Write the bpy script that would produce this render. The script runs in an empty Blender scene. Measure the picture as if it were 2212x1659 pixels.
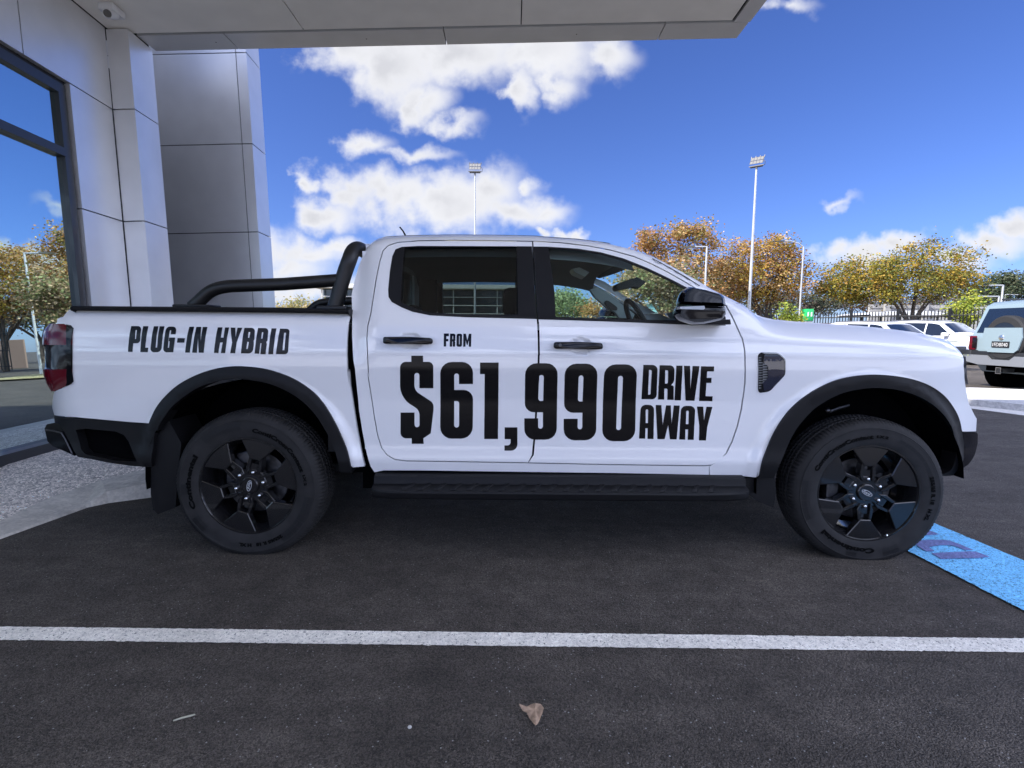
import bpy, bmesh, math, random
import numpy as np
from mathutils import Vector, Matrix
from mathutils.geometry import delaunay_2d_cdt
random.seed(7); rng = np.random.default_rng(7)
C = bpy.context.scene.collection
scene = bpy.context.scene
R_ = math.radians

# ------------------------------------------------------------------ camera
FPX = 1140.0                                  # focal length for a frame 2212 px wide
PITCH = math.atan(116.4/FPX); ROLL = 0.0075
CAM = np.array([0.0, -2.73, 1.218])
FW = np.array([0, math.cos(PITCH), -math.sin(PITCH)])
_r0 = np.array([1.0, 0, 0]); _u0 = np.array([0, math.sin(PITCH), math.cos(PITCH)])
RT = _r0*math.cos(ROLL) + _u0*math.sin(ROLL)
UP = -_r0*math.sin(ROLL) + _u0*math.cos(ROLL)
cd = bpy.data.cameras.new('camera'); cam = bpy.data.objects.new('camera', cd); C.objects.link(cam)
cam.matrix_world = Matrix([[RT[0], UP[0], -FW[0], CAM[0]], [RT[1], UP[1], -FW[1], CAM[1]], [RT[2], UP[2], -FW[2], CAM[2]], [0, 0, 0, 1]])
cd.sensor_width = 36; cd.lens = 36*FPX/2212; cd.clip_start = 0.05; cd.clip_end = 2000
scene.camera = cam

def ray(u, v): return FW + (u-1106)/FPX*RT - (v-829.5)/FPX*UP
def hy(u, v, y): d = ray(u, v); return CAM + d*(y-CAM[1])/d[1]
def hz(u, v, z=0.0): d = ray(u, v); return CAM + d*(z-CAM[2])/d[2]

# ------------------------------------------------------------------ sun, sky, exposure
SUN = Vector((-0.753, -0.299, 0.588)).normalized()
sd = bpy.data.lights.new('sun', 'SUN'); so = bpy.data.objects.new('sun', sd); C.objects.link(so)
sd.energy = 5.0; sd.angle = R_(0.5); sd.color = (1.0, 0.95, 0.87)
so.rotation_euler = SUN.to_track_quat('Z', 'Y').to_euler(); so.location = (-30, -12, 24)
w = bpy.data.worlds.new("World"); scene.world = w; w.use_nodes = True
scene.view_settings.view_transform = 'Standard'; scene.view_settings.look = 'None'
scene.view_settings.gamma = 1.0; scene.view_settings.use_curve_mapping = False
scene.view_settings.exposure = 0.80

def build_world():
    nt = w.node_tree; N = nt.nodes; L = nt.links
    bg = N['Background']; out = N['World Output']
    def mth(op, a, b=None, c=None, clamp=False):
        n = N.new('ShaderNodeMath'); n.operation = op; n.use_clamp = clamp
        for i, x in enumerate((a, b, c)):
            if x is None: continue
            if isinstance(x, (int, float)): n.inputs[i].default_value = x
            else: L.new(x, n.inputs[i])
        return n.outputs[0]
    def vm(op, a, b=None):
        n = N.new('ShaderNodeVectorMath'); n.operation = op
        for i, x in enumerate((a, b)):
            if x is None: continue
            if isinstance(x, tuple): n.inputs[i].default_value = x
            else: L.new(x, n.inputs[i])
        return n.outputs['Value'] if op == 'LENGTH' else n.outputs[0]
    sky = N.new('ShaderNodeTexSky'); sky.sky_type = 'NISHITA'; sky.sun_disc = False
    sky.sun_elevation = math.asin(SUN.z); sky.sun_rotation = math.atan2(SUN.x, SUN.y) % (2*math.pi)
    sky.air_density = 1.0; sky.dust_density = 0.4; sky.ozone_density = 2.2; sky.altitude = 100
    tint = N.new('ShaderNodeMix'); tint.data_type = 'RGBA'; tint.blend_type = 'MULTIPLY'; tint.inputs[0].default_value = 1
    L.new(sky.outputs[0], tint.inputs[6]); tint.inputs[7].default_value = SKYTINT
    tc = N.new('ShaderNodeTexCoord'); d = tc.outputs['Generated']
    sp = N.new('ShaderNodeSeparateXYZ'); L.new(d, sp.inputs[0])
    ys = mth('MAXIMUM', sp.outputs[1], 0.02)
    px = mth('DIVIDE', sp.outputs[0], ys); pz = mth('DIVIDE', sp.outputs[2], ys)
    cb = N.new('ShaderNodeCombineXYZ'); L.new(px, cb.inputs[0]); L.new(pz, cb.inputs[1]); P = cb.outputs[0]
    nz = N.new('ShaderNodeTexNoise'); nz.inputs['Scale'].default_value = 5.5; nz.inputs['Detail'].default_value = 6; nz.inputs['Roughness'].default_value = .54
    L.new(P, nz.inputs['Vector'])
    nf = N.new('ShaderNodeTexNoise'); nf.inputs['Scale'].default_value = 22; nf.inputs['Detail'].default_value = 4; nf.inputs['Roughness'].default_value = .5
    L.new(P, nf.inputs['Vector'])
    # warp
    wv = vm('MULTIPLY', vm('SUBTRACT', nz.outputs['Color'], (.5, .5, .5)), (.16, .11, 0))
    wf = vm('MULTIPLY', vm('SUBTRACT', nf.outputs['Color'], (.5, .5, .5)), (.045, .045, 0))
    PW = vm('ADD', vm('ADD', P, wv), wf)
    best = None
    for (u, v, ru, rv, st) in BLOBS:
        q = ray(u, v); cx, cz = q[0]/q[1], q[2]/q[1]
        s = vm('MULTIPLY', vm('SUBTRACT', PW, (cx, cz, 0)), (FPX/ru, FPX/rv, 0))
        m = mth('MULTIPLY', mth('SUBTRACT', 1.0, vm('LENGTH', s)), st)
        best = m if best is None else mth('SMOOTH_MAX', best, m, 0.25)
    den = mth('ADD', best, mth('MULTIPLY', mth('SUBTRACT', nz.outputs['Fac'], .5), 1.5))
    den = mth('ADD', den, mth('MULTIPLY', mth('SUBTRACT', nf.outputs['Fac'], .5), .75))
    mr = N.new('ShaderNodeMapRange'); mr.interpolation_type = 'SMOOTHSTEP'
    mr.inputs[1].default_value = -.28; mr.inputs[2].default_value = .74; L.new(den, mr.inputs[0])
    front = mth('GREATER_THAN', sp.outputs[1], 0.05)
    mfront = mth('MULTIPLY', mr.outputs[0], front)
    # everywhere else: unseen bright clouds by direction, added as fill light
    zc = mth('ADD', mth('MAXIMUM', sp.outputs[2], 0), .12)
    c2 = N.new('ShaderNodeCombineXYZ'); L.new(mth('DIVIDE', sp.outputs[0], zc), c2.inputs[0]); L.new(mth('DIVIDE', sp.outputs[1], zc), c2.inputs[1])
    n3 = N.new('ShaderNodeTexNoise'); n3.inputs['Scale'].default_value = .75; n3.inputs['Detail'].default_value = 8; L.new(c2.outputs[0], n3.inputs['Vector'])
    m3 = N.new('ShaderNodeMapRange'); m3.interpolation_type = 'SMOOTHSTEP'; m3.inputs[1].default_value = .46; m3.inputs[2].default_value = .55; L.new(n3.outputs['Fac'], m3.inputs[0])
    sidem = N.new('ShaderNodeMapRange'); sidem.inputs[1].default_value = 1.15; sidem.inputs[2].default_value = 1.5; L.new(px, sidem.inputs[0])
    mfill = mth('MULTIPLY', m3.outputs[0], mth('MAXIMUM', mth('SUBTRACT', 1.0, front), sidem.outputs[0]))
    mask = mth('ADD', mfront, mfill, clamp=True)
    up = mth('GREATER_THAN', sp.outputs[2], -0.01); mask = mth('MULTIPLY', mask, up)
    # cloud colour: bright rims, soft grey cores
    shade = N.new('ShaderNodeMapRange'); shade.inputs[1].default_value = .25; shade.inputs[2].default_value = 1.3
    shade.inputs[3].default_value = 0.0; shade.inputs[4].default_value = 1.0; L.new(den, shade.inputs[0])
    sn = N.new('ShaderNodeTexNoise'); sn.inputs['Scale'].default_value = 9; sn.inputs['Detail'].default_value = 5
    L.new(vm('ADD', P, (.03, -.06, 0)), sn.inputs['Vector'])
    sf = mth('MULTIPLY', shade.outputs[0], mth('MULTIPLY', sn.outputs['Fac'], 1.9), clamp=True)
    cc = N.new('ShaderNodeMix'); cc.data_type = 'RGBA'; L.new(sf, cc.inputs[0])
    cc.inputs[6].default_value = CLOUD_HI; cc.inputs[7].default_value = CLOUD_LO
    cbk = N.new('ShaderNodeMix'); cbk.data_type = 'RGBA'; L.new(mfill, cbk.inputs[0]); L.new(cc.outputs[2], cbk.inputs[6]); cbk.inputs[7].default_value = CLOUD_FILL
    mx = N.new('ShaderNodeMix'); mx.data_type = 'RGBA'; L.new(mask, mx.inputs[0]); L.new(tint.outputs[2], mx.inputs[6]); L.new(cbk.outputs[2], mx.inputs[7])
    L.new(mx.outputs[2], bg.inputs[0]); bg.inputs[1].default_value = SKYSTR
SKYSTR = 0.10
SKYTINT = (0.41, 0.53, 0.97, 1)
CLOUD_HI = (5.6, 5.65, 5.9, 1); CLOUD_LO = (4.05, 4.1, 4.4, 1); CLOUD_FILL = (15.2, 16.8, 22.3, 1)  # last colour: overbright cloud out of view, added to light the shaded sides
BLOBS = [(750,95,110,60,1),(860,130,120,95,1),(920,215,60,50,1),(1000,105,170,95,1.2),(1160,105,160,85,1.1),(1125,200,36,50,1),(1195,180,55,40,.9),(1310,110,75,50,1),
 (965,275,72,22,.8),(788,312,58,28,.9),(890,334,90,18,.8),(680,408,22,18,.9),
 (705,470,75,36,1),(760,425,70,48,1),(850,430,130,62,1.2),(960,440,190,75,1.3),(1060,405,80,58,1),(1110,465,110,42,1),(1180,462,62,32,.9),(1145,405,34,20,.8),
 (650,545,120,36,1),(730,530,70,24,.9),(620,575,110,38,.8),(680,625,150,32,.7),(540,540,120,50,1),
 (1860,555,95,26,.9),(1935,538,70,24,.9),(2140,525,100,34,.9),(2200,492,80,34,1),(1810,448,40,9,.45),(1240,512,34,13,.9),(1182,508,22,9,.8),(1690,2,70,22,.7),(2080,570,70,18,.6)]
build_world()

# ------------------------------------------------------------------ tiny library
def tag(o, label=None, cat=None, group=None, kind=None):
    if label: o['label'] = label
    if cat: o['category'] = cat
    if group: o['group'] = group
    if kind: o['kind'] = kind
    return o
def empty(name, loc=(0, 0, 0), rz=0.0, label=None, cat=None, group=None):
    o = bpy.data.objects.new(name, None); C.objects.link(o); o.location = loc; o.rotation_euler = (0, 0, rz)
    o.empty_display_size = .2
    return tag(o, label, cat, group)
def mesh_obj(name, V, Fs, mat, parent=None, org=None, smooth=False, normals=None, col=None):
    """V in world coordinates unless parent has its own frame; org is subtracted (the parent's location)"""
    V = np.asarray(V, dtype=float)
    if org is not None: V = V - np.asarray(org, dtype=float)
    me = bpy.data.meshes.new(name)
    me.from_pydata([tuple(p) for p in V], [], [tuple(int(i) for i in f) for f in Fs])
    me.update()
    if col is not None:
        a = me.color_attributes.new('tone', 'FLOAT_COLOR', 'POINT')
        c4 = np.ones((len(V), 4)); c4[:, :3] = col; a.data.foreach_set('color', c4.ravel())
    if smooth: me.polygons.foreach_set('use_smooth', [True]*len(me.polygons))
    if normals is not None: me.normals_split_custom_set_from_vertices([tuple(n) for n in normals])
    me.materials.append(mat)
    o = bpy.data.objects.new(name, me); C.objects.link(o)
    if parent is not None: o.parent = parent
    return o
class MB:
    def __init__(s): s.V = []; s.F = []; s.n = 0
    def add(s, V, F):
        V = [tuple(v) for v in V]; s.V += V; s.F += [tuple(i+s.n for i in f) for f in F]; s.n += len(V); return s
    def box(s, a, b):
        x0, y0, z0 = a; x1, y1, z1 = b
        return s.add([(x0,y0,z0),(x1,y0,z0),(x1,y1,z0),(x0,y1,z0),(x0,y0,z1),(x1,y0,z1),(x1,y1,z1),(x0,y1,z1)],
                     [(0,3,2,1),(4,5,6,7),(0,1,5,4),(1,2,6,5),(2,3,7,6),(3,0,4,7)])
    def bbox(s, a, b, r=.01):                       # box with chamfered edges
        bm = bmesh.new(); bmesh.ops.create_cube(bm, size=1)
        for v in bm.verts: v.co = Vector([(a[i]+b[i])/2 + v.co[i]*(b[i]-a[i]) for i in range(3)])
        bmesh.ops.bevel(bm, geom=list(bm.edges), offset=r, segments=2, profile=.5, affect='EDGES')
        bm.verts.index_update(); s.add([v.co for v in bm.verts], [[v.index for v in f.verts] for f in bm.faces]); bm.free(); return s
    def prism(s, pts, off):                         # pts: 3d polygon, off: extrusion vector
        n = len(pts); P = [tuple(p) for p in pts]; Q = [tuple(np.array(p)+np.array(off)) for p in pts]
        return s.add(P+Q, [tuple(range(n))[::-1], tuple(range(n, 2*n))] + [(i, (i+1) % n, n+(i+1) % n, n+i) for i in range(n)])
    def tube(s, path, r, n=12, caps=True):
        path = [np.array(p, float) for p in path]; m = len(path)
        rr = r if hasattr(r, '__len__') else [r]*m
        t0 = path[1]-path[0]; ref = np.array([0, 0, 1.0]) if abs(t0[2]) < .9*np.linalg.norm(t0) else np.array([1.0, 0, 0])
        V = []; a = None
        for i in range(m):
            t = path[min(i+1, m-1)] - path[max(i-1, 0)]; t = t/np.linalg.norm(t)
            if a is None: a = np.cross(t, ref)
            a = a - t*(a@t); a = a/np.linalg.norm(a); b = np.cross(t, a)
            for k in range(n):
                c, q = math.cos(2*math.pi*k/n), math.sin(2*math.pi*k/n); V.append(path[i] + rr[i]*(c*a+q*b))
        Fs = [(i*n+k, i*n+(k+1) % n, (i+1)*n+(k+1) % n, (i+1)*n+k) for i in range(m-1) for k in range(n)]
        if caps: Fs += [tuple(range(n))[::-1], tuple((m-1)*n+k for k in range(n))]
        return s.add(V, Fs)
    def lathe(s, prof, n=48, c=(0, 0, 0), axis='y', closed=False):      # prof: (r, h)
        V = []; m = len(prof)
        for (r, h) in prof:
            for k in range(n):
                a = 2*math.pi*k/n
                V.append((c[0]+r*math.cos(a), c[1]+h, c[2]+r*math.sin(a)) if axis == 'y' else (c[0]+r*math.cos(a), c[1]+r*math.sin(a), c[2]+h) if axis == 'z' else (c[0]+h, c[1]+r*math.cos(a), c[2]+r*math.sin(a)))
        mm = m if closed else m-1
        return s.add(V, [(i*n+k, i*n+(k+1) % n, ((i+1) % m)*n+(k+1) % n, ((i+1) % m)*n+k) for i in range(mm) for k in range(n)])
    def ball(s, c, r, n=10):
        r = r if hasattr(r, '__len__') else (r, r, r)
        V = [(c[0], c[1], c[2]+r[2])]; 
        for i in range(1, n):
            for k in range(2*n):
                a = math.pi*i/n; b = math.pi*k/n
                V.append((c[0]+r[0]*math.sin(a)*math.cos(b), c[1]+r[1]*math.sin(a)*math.sin(b), c[2]+r[2]*math.cos(a)))
        V.append((c[0], c[1], c[2]-r[2])); q = 2*n
        Fs = [(0, 1+k, 1+(k+1) % q) for k in range(q)]
        for i in range(n-2): Fs += [(1+i*q+k, 1+(i+1)*q+k, 1+(i+1)*q+(k+1) % q, 1+i*q+(k+1) % q) for k in range(q)]
        e = 1+(n-1)*q; Fs += [(e, 1+(n-2)*q+(k+1) % q, 1+(n-2)*q+k) for k in range(q)]
        return s.add(V, Fs)
    def build(s, name, mat, parent=None, org=None, smooth=False):
        o = mesh_obj(name, s.V, s.F, mat, parent, org)
        bm = bmesh.new(); bm.from_mesh(o.data); bmesh.ops.recalc_face_normals(bm, faces=bm.faces); bm.to_mesh(o.data); bm.free()
        if smooth:
            o.data.polygons.foreach_set('use_smooth', [True]*len(o.data.polygons))
            try: o.data.set_sharp_from_angle(angle=R_(smooth if smooth is not True else 40))
            except Exception: pass
        return o
def copy_tree(o, parent=None):
    c = o.copy(); C.objects.link(c); c.parent = parent
    for ch in list(o.children): copy_tree(ch, c)
    return c

# ------------------------------------------------------------------ materials
def M(name, col, rough=.5, metal=0.0, coat=0.0, spec=.5, emis=None, bump=None, noise=None, coatr=.03):
    m = bpy.data.materials.new(name); m.use_nodes = True; nt = m.node_tree; b = nt.nodes['Principled BSDF']
    b.inputs['Base Color'].default_value = (*col, 1); b.inputs['Roughness'].default_value = rough; b.inputs['Metallic'].default_value = metal
    b.inputs['Coat Weight'].default_value = coat; b.inputs['Coat IOR'].default_value = 1.65 if coatr < .02 else 1.5; b.inputs['Coat Roughness'].default_value = coatr; b.inputs['Specular IOR Level'].default_value = spec
    if emis: b.inputs['Emission Color'].default_value = (*emis[0], 1); b.inputs['Emission Strength'].default_value = emis[1]
    tc = nt.nodes.new('ShaderNodeTexCoord')
    if noise:                                    # (scale, amount 0..1, detail)
        n = nt.nodes.new('ShaderNodeTexNoise'); n.inputs['Scale'].default_value = noise[0]; n.inputs['Detail'].default_value = noise[2] if len(noise) > 2 else 4
        nt.links.new(tc.outputs['Object'], n.inputs['Vector'])
        r = nt.nodes.new('ShaderNodeMapRange'); r.inputs[1].default_value = .3; r.inputs[2].default_value = .7; r.inputs[3].default_value = 1-noise[1]; r.inputs[4].default_value = 1+noise[1]
        nt.links.new(n.outputs['Fac'], r.inputs[0])
        x = nt.nodes.new('ShaderNodeMix'); x.data_type = 'RGBA'; x.blend_type = 'MULTIPLY'; x.inputs[0].default_value = 1; x.inputs[6].default_value = (*col, 1)
        nt.links.new(r.outputs[0], x.inputs[7]); nt.links.new(x.outputs[2], b.inputs['Base Color'])
    if bump:                                     # (scale, strength, distance)
        n = nt.nodes.new('ShaderNodeTexNoise'); n.inputs['Scale'].default_value = bump[0]; n.inputs['Detail'].default_value = 3
        nt.links.new(tc.outputs['Object'], n.inputs['Vector'])
        q = nt.nodes.new('ShaderNodeBump'); q.inputs['Strength'].default_value = bump[1]; q.inputs['Distance'].default_value = bump[2]
        nt.links.new(n.outputs['Fac'], q.inputs['Height']); nt.links.new(q.outputs[0], b.inputs['Normal'])
    return m
def glass(name, tint, ior=1.5, rough=0.0, gcol=(1, 1, 1)):
    m = bpy.data.materials.new(name); m.use_nodes = True; nt = m.node_tree; nt.nodes.clear()
    o = nt.nodes.new('ShaderNodeOutputMaterial'); mx = nt.nodes.new('ShaderNodeMixShader'); t = nt.nodes.new('ShaderNodeBsdfTransparent'); g = nt.nodes.new('ShaderNodeBsdfGlossy'); lw = nt.nodes.new('ShaderNodeLayerWeight'); lw.inputs[0].default_value = .5; pw = nt.nodes.new('ShaderNodeMath'); pw.operation = 'POWER'; pw.inputs[1].default_value = 5; f = nt.nodes.new('ShaderNodeMapRange'); nt.links.new(lw.outputs['Facing'], pw.inputs[0]); nt.links.new(pw.outputs[0], f.inputs[0])
    t.inputs[0].default_value = (*tint, 1); g.inputs['Roughness'].default_value = rough; g.inputs[0].default_value = (*gcol, 1); f.inputs[3].default_value = ((ior-1)/(ior+1))**2; f.inputs[4].default_value = min(1.0, (ior-1)*1.6)
    nt.links.new(f.outputs[0], mx.inputs[0]); nt.links.new(t.outputs[0], mx.inputs[1]); nt.links.new(g.outputs[0], mx.inputs[2]); nt.links.new(mx.outputs[0], o.inputs[0])
    return m
m_paint = M('white_paint', (.82, .82, .83), .5, coat=1.0, coatr=.012, spec=.3)
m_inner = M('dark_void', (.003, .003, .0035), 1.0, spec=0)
m_blackpl = M('black_plastic', (.0065, .0065, .0075), .50, bump=(900, .25, .0006), spec=.22)
m_blackrub = M('rubber', (.010, .010, .011), .62, spec=.3)
m_gloss = M('gloss_black', (.004, .004, .006), .10, spec=.32)
m_satin = M('satin_black_tube', (.006, .006, .0065), .45, bump=(500, .2, .001))
m_decal = M('black_vinyl', (.004, .004, .005), .22, spec=.28)
m_chrome = M('chrome', (.75, .75, .77), .15, 1.0)
m_steel = M('steel', (.10, .10, .105), .4, 1.0, noise=(60, .2))
m_rim = M('rim_black', (.009, .009, .010), .24, coat=.4, spec=.4)
m_side = M('tyre_sidewall', (.024, .0235, .024), .7, noise=(14, .22), spec=.2)
m_tyretxt = M('tyre_lettering', (.002, .002, .002), .8, spec=.1)
m_glass = glass('window_glass', (.74, .86, .84), 1.35)
m_priv = glass('privacy_glass', (.31, .37, .37), 1.3)
m_wind = glass('windscreen_glass', (.74, .88, .88), 1.10)
m_red = M('red_lens', (.11, .003, .010), .14, spec=.4)
m_redd = M('dark_lens', (.008, .004, .006), .10, spec=.35)
m_lens = M('clear_lens', (.45, .47, .5), .08, coat=1.0)
m_trim = M('headlining', (.17, .18, .18), .9)
m_trimd = M('cabin_dark', (.012, .013, .015), .7)
m_white = M('white_letters', (.8, .8, .8), .4)
# ------------------------------------------------------------------ the pickup: traced body surfaces
ORG = {'1': (54.86, 603.47, .25), '2': (603.47, 466.32, .25), '3': (1097.22, 466.32, .25), '4': (1645.83, 630.90, .25), '5': (603.47, 768.06, .25),
       '6': (1097.22, 768.06, .25), '7': (274.31, 768.06, .25), '8': (1590.97, 768.06, .25), '9': (1536.1, 603.47, .39697), 'A': (0, 466.32, .29762), 'B': (1590.97, 740.6, .07274)}
def px(k, pts):
    o = ORG[k]; return [(o[0]+p[0]*o[2], o[1]+p[1]*o[2]) + ((p[2]*o[2],) if len(p) > 2 else ()) for p in pts]
WID = 1.90
HUBS = [(-1.406, .377), (1.869, .377)]
_vz = [.25, .35, .45, .52, .60, .70, .85, .93, 1.02, 1.10, 1.18, 1.24, 1.30, 1.40, 1.50, 1.60, 1.70, 1.80, 1.95]
_vy = [.110, .085, .054, .038, .046, .042, .035, .024, .010, .008, .016, .032, .055, .086, .118, .150, .184, .218, .27]
_zf = np.linspace(.25, 1.95, 400); _vf = np.interp(_zf, _vz, _vy); _ker = np.hanning(13); _ker /= _ker.sum()
_vf = np.convolve(np.pad(_vf, 6, mode='edge'), _ker, mode='valid')
def top_curve(pts, yg):
    a = np.array([hy(p[0], p[1], yg)[[0, 2]] for p in pts]); return a[np.argsort(a[:, 0])]
TOP_BED = top_curve(px('1', [(378, 262), (2212, 280)]) + px('2', [(598, 842)]), .03)
sil = [px('2', [(622, 700), (640, 600), (680, 450), (720, 350), (755, 280), (800, 230), (850, 200), (930, 183), (1100, 172), (1500, 165), (1900, 168), (2212, 175)]),
       px('3', [(300, 182), (600, 203), (850, 237), (1050, 285), (1250, 352), (1400, 427), (1550, 512), (1700, 598), (1860, 684), (2000, 755)]),
       px('4', [(-60, 190), (0, 214), (100, 236), (300, 255), (600, 275), (850, 292), (1100, 318), (1300, 345), (1450, 372), (1560, 400), (1620, 428), (1680, 482), (1735, 550)])]
def _tc():
    a = []
    for p, y in [(q, .30) for q in sil[0]] + [(q, .30) for q in sil[1][:4]] + [(q, .28) for q in sil[1][4:7]] + [(q, .22) for q in sil[1][7:]] + [(q, .17) for q in sil[2]]:
        h = hy(p[0], p[1], y); a.append((h[0], h[2]))
    a = np.array(a); return a[np.argsort(a[:, 0])]
TOP_CAB = _tc()
CUPS = []
XN = 2.66; XRR = -2.50
def sstep(a, b, x): t = np.clip((x-a)/(b-a), 0, 1); return t*t*(3-2*t)
def S(x, z, part):
    x = np.asarray(x, float); z = np.asarray(z, float)
    y = np.interp(z, _zf, _vf)
    tc = TOP_BED if part == 'bed' else TOP_CAB
    zt = np.interp(x, tc[:, 0], tc[:, 1])
    if part == 'bed': A, wd, e = .022, .05, 2.0
    else:
        f = sstep(.9, 1.5, x); A = .085*(1-f) + .10*f; wd = .06*(1-f) + .11*f; e = 2.0
    d = np.clip(zt - z, 0, None)
    y = y + A*np.clip(1-d/wd, 0, 1)**e
    if part != 'bed':                                # hood shoulder crease and cab rear corner
        f = sstep(1.15, 1.5, x); zc = 1.185 - .055*np.clip((x-1.3)/1.2, -1, 1.2); q = (z-zc)/.012; y = y + f*.34*.012*np.log1p(np.exp(np.clip(q, -30, 30)))
        y = y + .05*np.clip((-.82 - x)/.14 + 1, 0, 1)**2*sstep(.9, 1.4, z)*(x < -.5)
    t = np.clip((x-(XN-.62))/.62, 0, 1.3); y = y + .17*t**2.2
    t = np.clip(((XRR+.22)-x)/.22, 0, 1.3); y = y + .085*t**2
    for cx_, cz_ in CUPS:
        y = y + .012*sstep(1, .45, ((x-cx_)/.060)**2+((z-cz_)/.047)**2)
    for hx, hz_ in HUBS:
        r = np.hypot(x-hx, z-(hz_+.03)); y = y - .018*(1-sstep(.560, .625, r))
    return y
def onS(u, v, part, off=0.0):
    y = .03
    for _ in range(40):
        p = hy(u, v, y); yn = float(S(p[0], p[2], part)) + off
        if abs(yn-y) < 1e-5: break
        y = y + .55*(yn-y)
    return (p[0], p[2])
def rounded(pts, seg=5):
    """polygon points (x, y[, r]) -> corners with r are rounded"""
    out = []; n = len(pts)
    for i, p in enumerate(pts):
        if len(p) < 3 or p[2] <= 0: out.append((p[0], p[1])); continue
        a = np.array(pts[i-1][:2], float); b = np.array(p[:2], float); c = np.array(pts[(i+1) % n][:2], float)
        la, lc = np.linalg.norm(a-b), np.linalg.norm(c-b); r = min(p[2], la*.499, lc*.499)
        p0 = b+(a-b)/la*r; p1 = b+(c-b)/lc*r
        for k in range(seg+1):
            t = k/seg; w_ = .72; q = ((1-t)**2*p0 + 2*t*(1-t)*w_*b*1.0 + t*t*p1)/((1-t)**2+2*t*(1-t)*w_+t*t); out.append((q[0], q[1]))
    return out
def spline(pts, closed=False, k=6):
    P = [np.array(p[:2], float) for p in pts]; out = []; n = len(P)
    for i in range(n if closed else n-1):
        p0, p1, p2, p3 = (P[(i-1) % n], P[i], P[(i+1) % n], P[(i+2) % n]) if closed else (P[max(i-1, 0)], P[i], P[i+1], P[min(i+2, n-1)])
        for j in range(k):
            t = j/k; out.append(tuple(.5*((2*p1)+(-p0+p2)*t+(2*p0-5*p1+4*p2-p3)*t*t+(-p0+3*p1-3*p2+p3)*t**3)))
    if not closed: out.append(tuple(P[-1]))
    return out
def inpoly(P, poly):
    poly = np.asarray(poly); x, y = P[:, 0], P[:, 1]; c = np.zeros(len(P), bool); n = len(poly); j = n-1
    for i in range(n):
        xi, yi, xj, yj = *poly[i], *poly[j]
        if yi != yj: c ^= ((yi > y) != (yj > y)) & (x < (xj-xi)*(y-yi)/(yj-yi)+xi)
        j = i
    return c
def densify(poly, h):
    out = []; n = len(poly)
    for i in range(n):
        a = np.array(poly[i]); b = np.array(poly[(i+1) % n]); d = np.linalg.norm(b-a)
        if d < 1e-5: continue
        k = max(1, int(math.ceil(d/h)))
        for j in range(k): out.append(tuple(a+(b-a)*j/k))
    return out
def tri2d(outer, holes, h):
    loops = [densify(outer, h)] + [densify(q, h) for q in holes]
    B = np.vstack([np.array(l) for l in loops]); E = []; o = 0
    for l in loops: n = len(l); E += [(o+i, o+(i+1) % n) for i in range(n)]; o += n
    mn, mxx = B.min(0), B.max(0)
    gx, gz = np.meshgrid(np.arange(mn[0]+h/2, mxx[0], h), np.arange(mn[1]+h/2, mxx[1], h)); G = np.c_[gx.ravel(), gz.ravel()]
    if len(G):
        k = inpoly(G, loops[0])
        for l in loops[1:]: k &= ~inpoly(G, l)
        G = G[k]
    if len(G):
        keep = np.ones(len(G), bool)
        for i in range(0, len(G), 2000):
            dd = np.min(np.hypot(G[i:i+2000, None, 0]-B[None, :, 0], G[i:i+2000, None, 1]-B[None, :, 1]), axis=1); keep[i:i+2000] = dd > .45*h
        G = G[keep]
    A = np.vstack([B, G]) if len(G) else B
    vs, es, fs, ov, oe, of = delaunay_2d_cdt([Vector(p) for p in A], E, [], 0, 1e-7)
    V = np.array([tuple(v) for v in vs]); T = np.array([f for f in fs if len(f) == 3]); cen = V[T].mean(1)
    k = inpoly(cen, loops[0])
    for l in loops[1:]: k &= ~inpoly(cen, l)
    return V, T[k], loops
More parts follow.
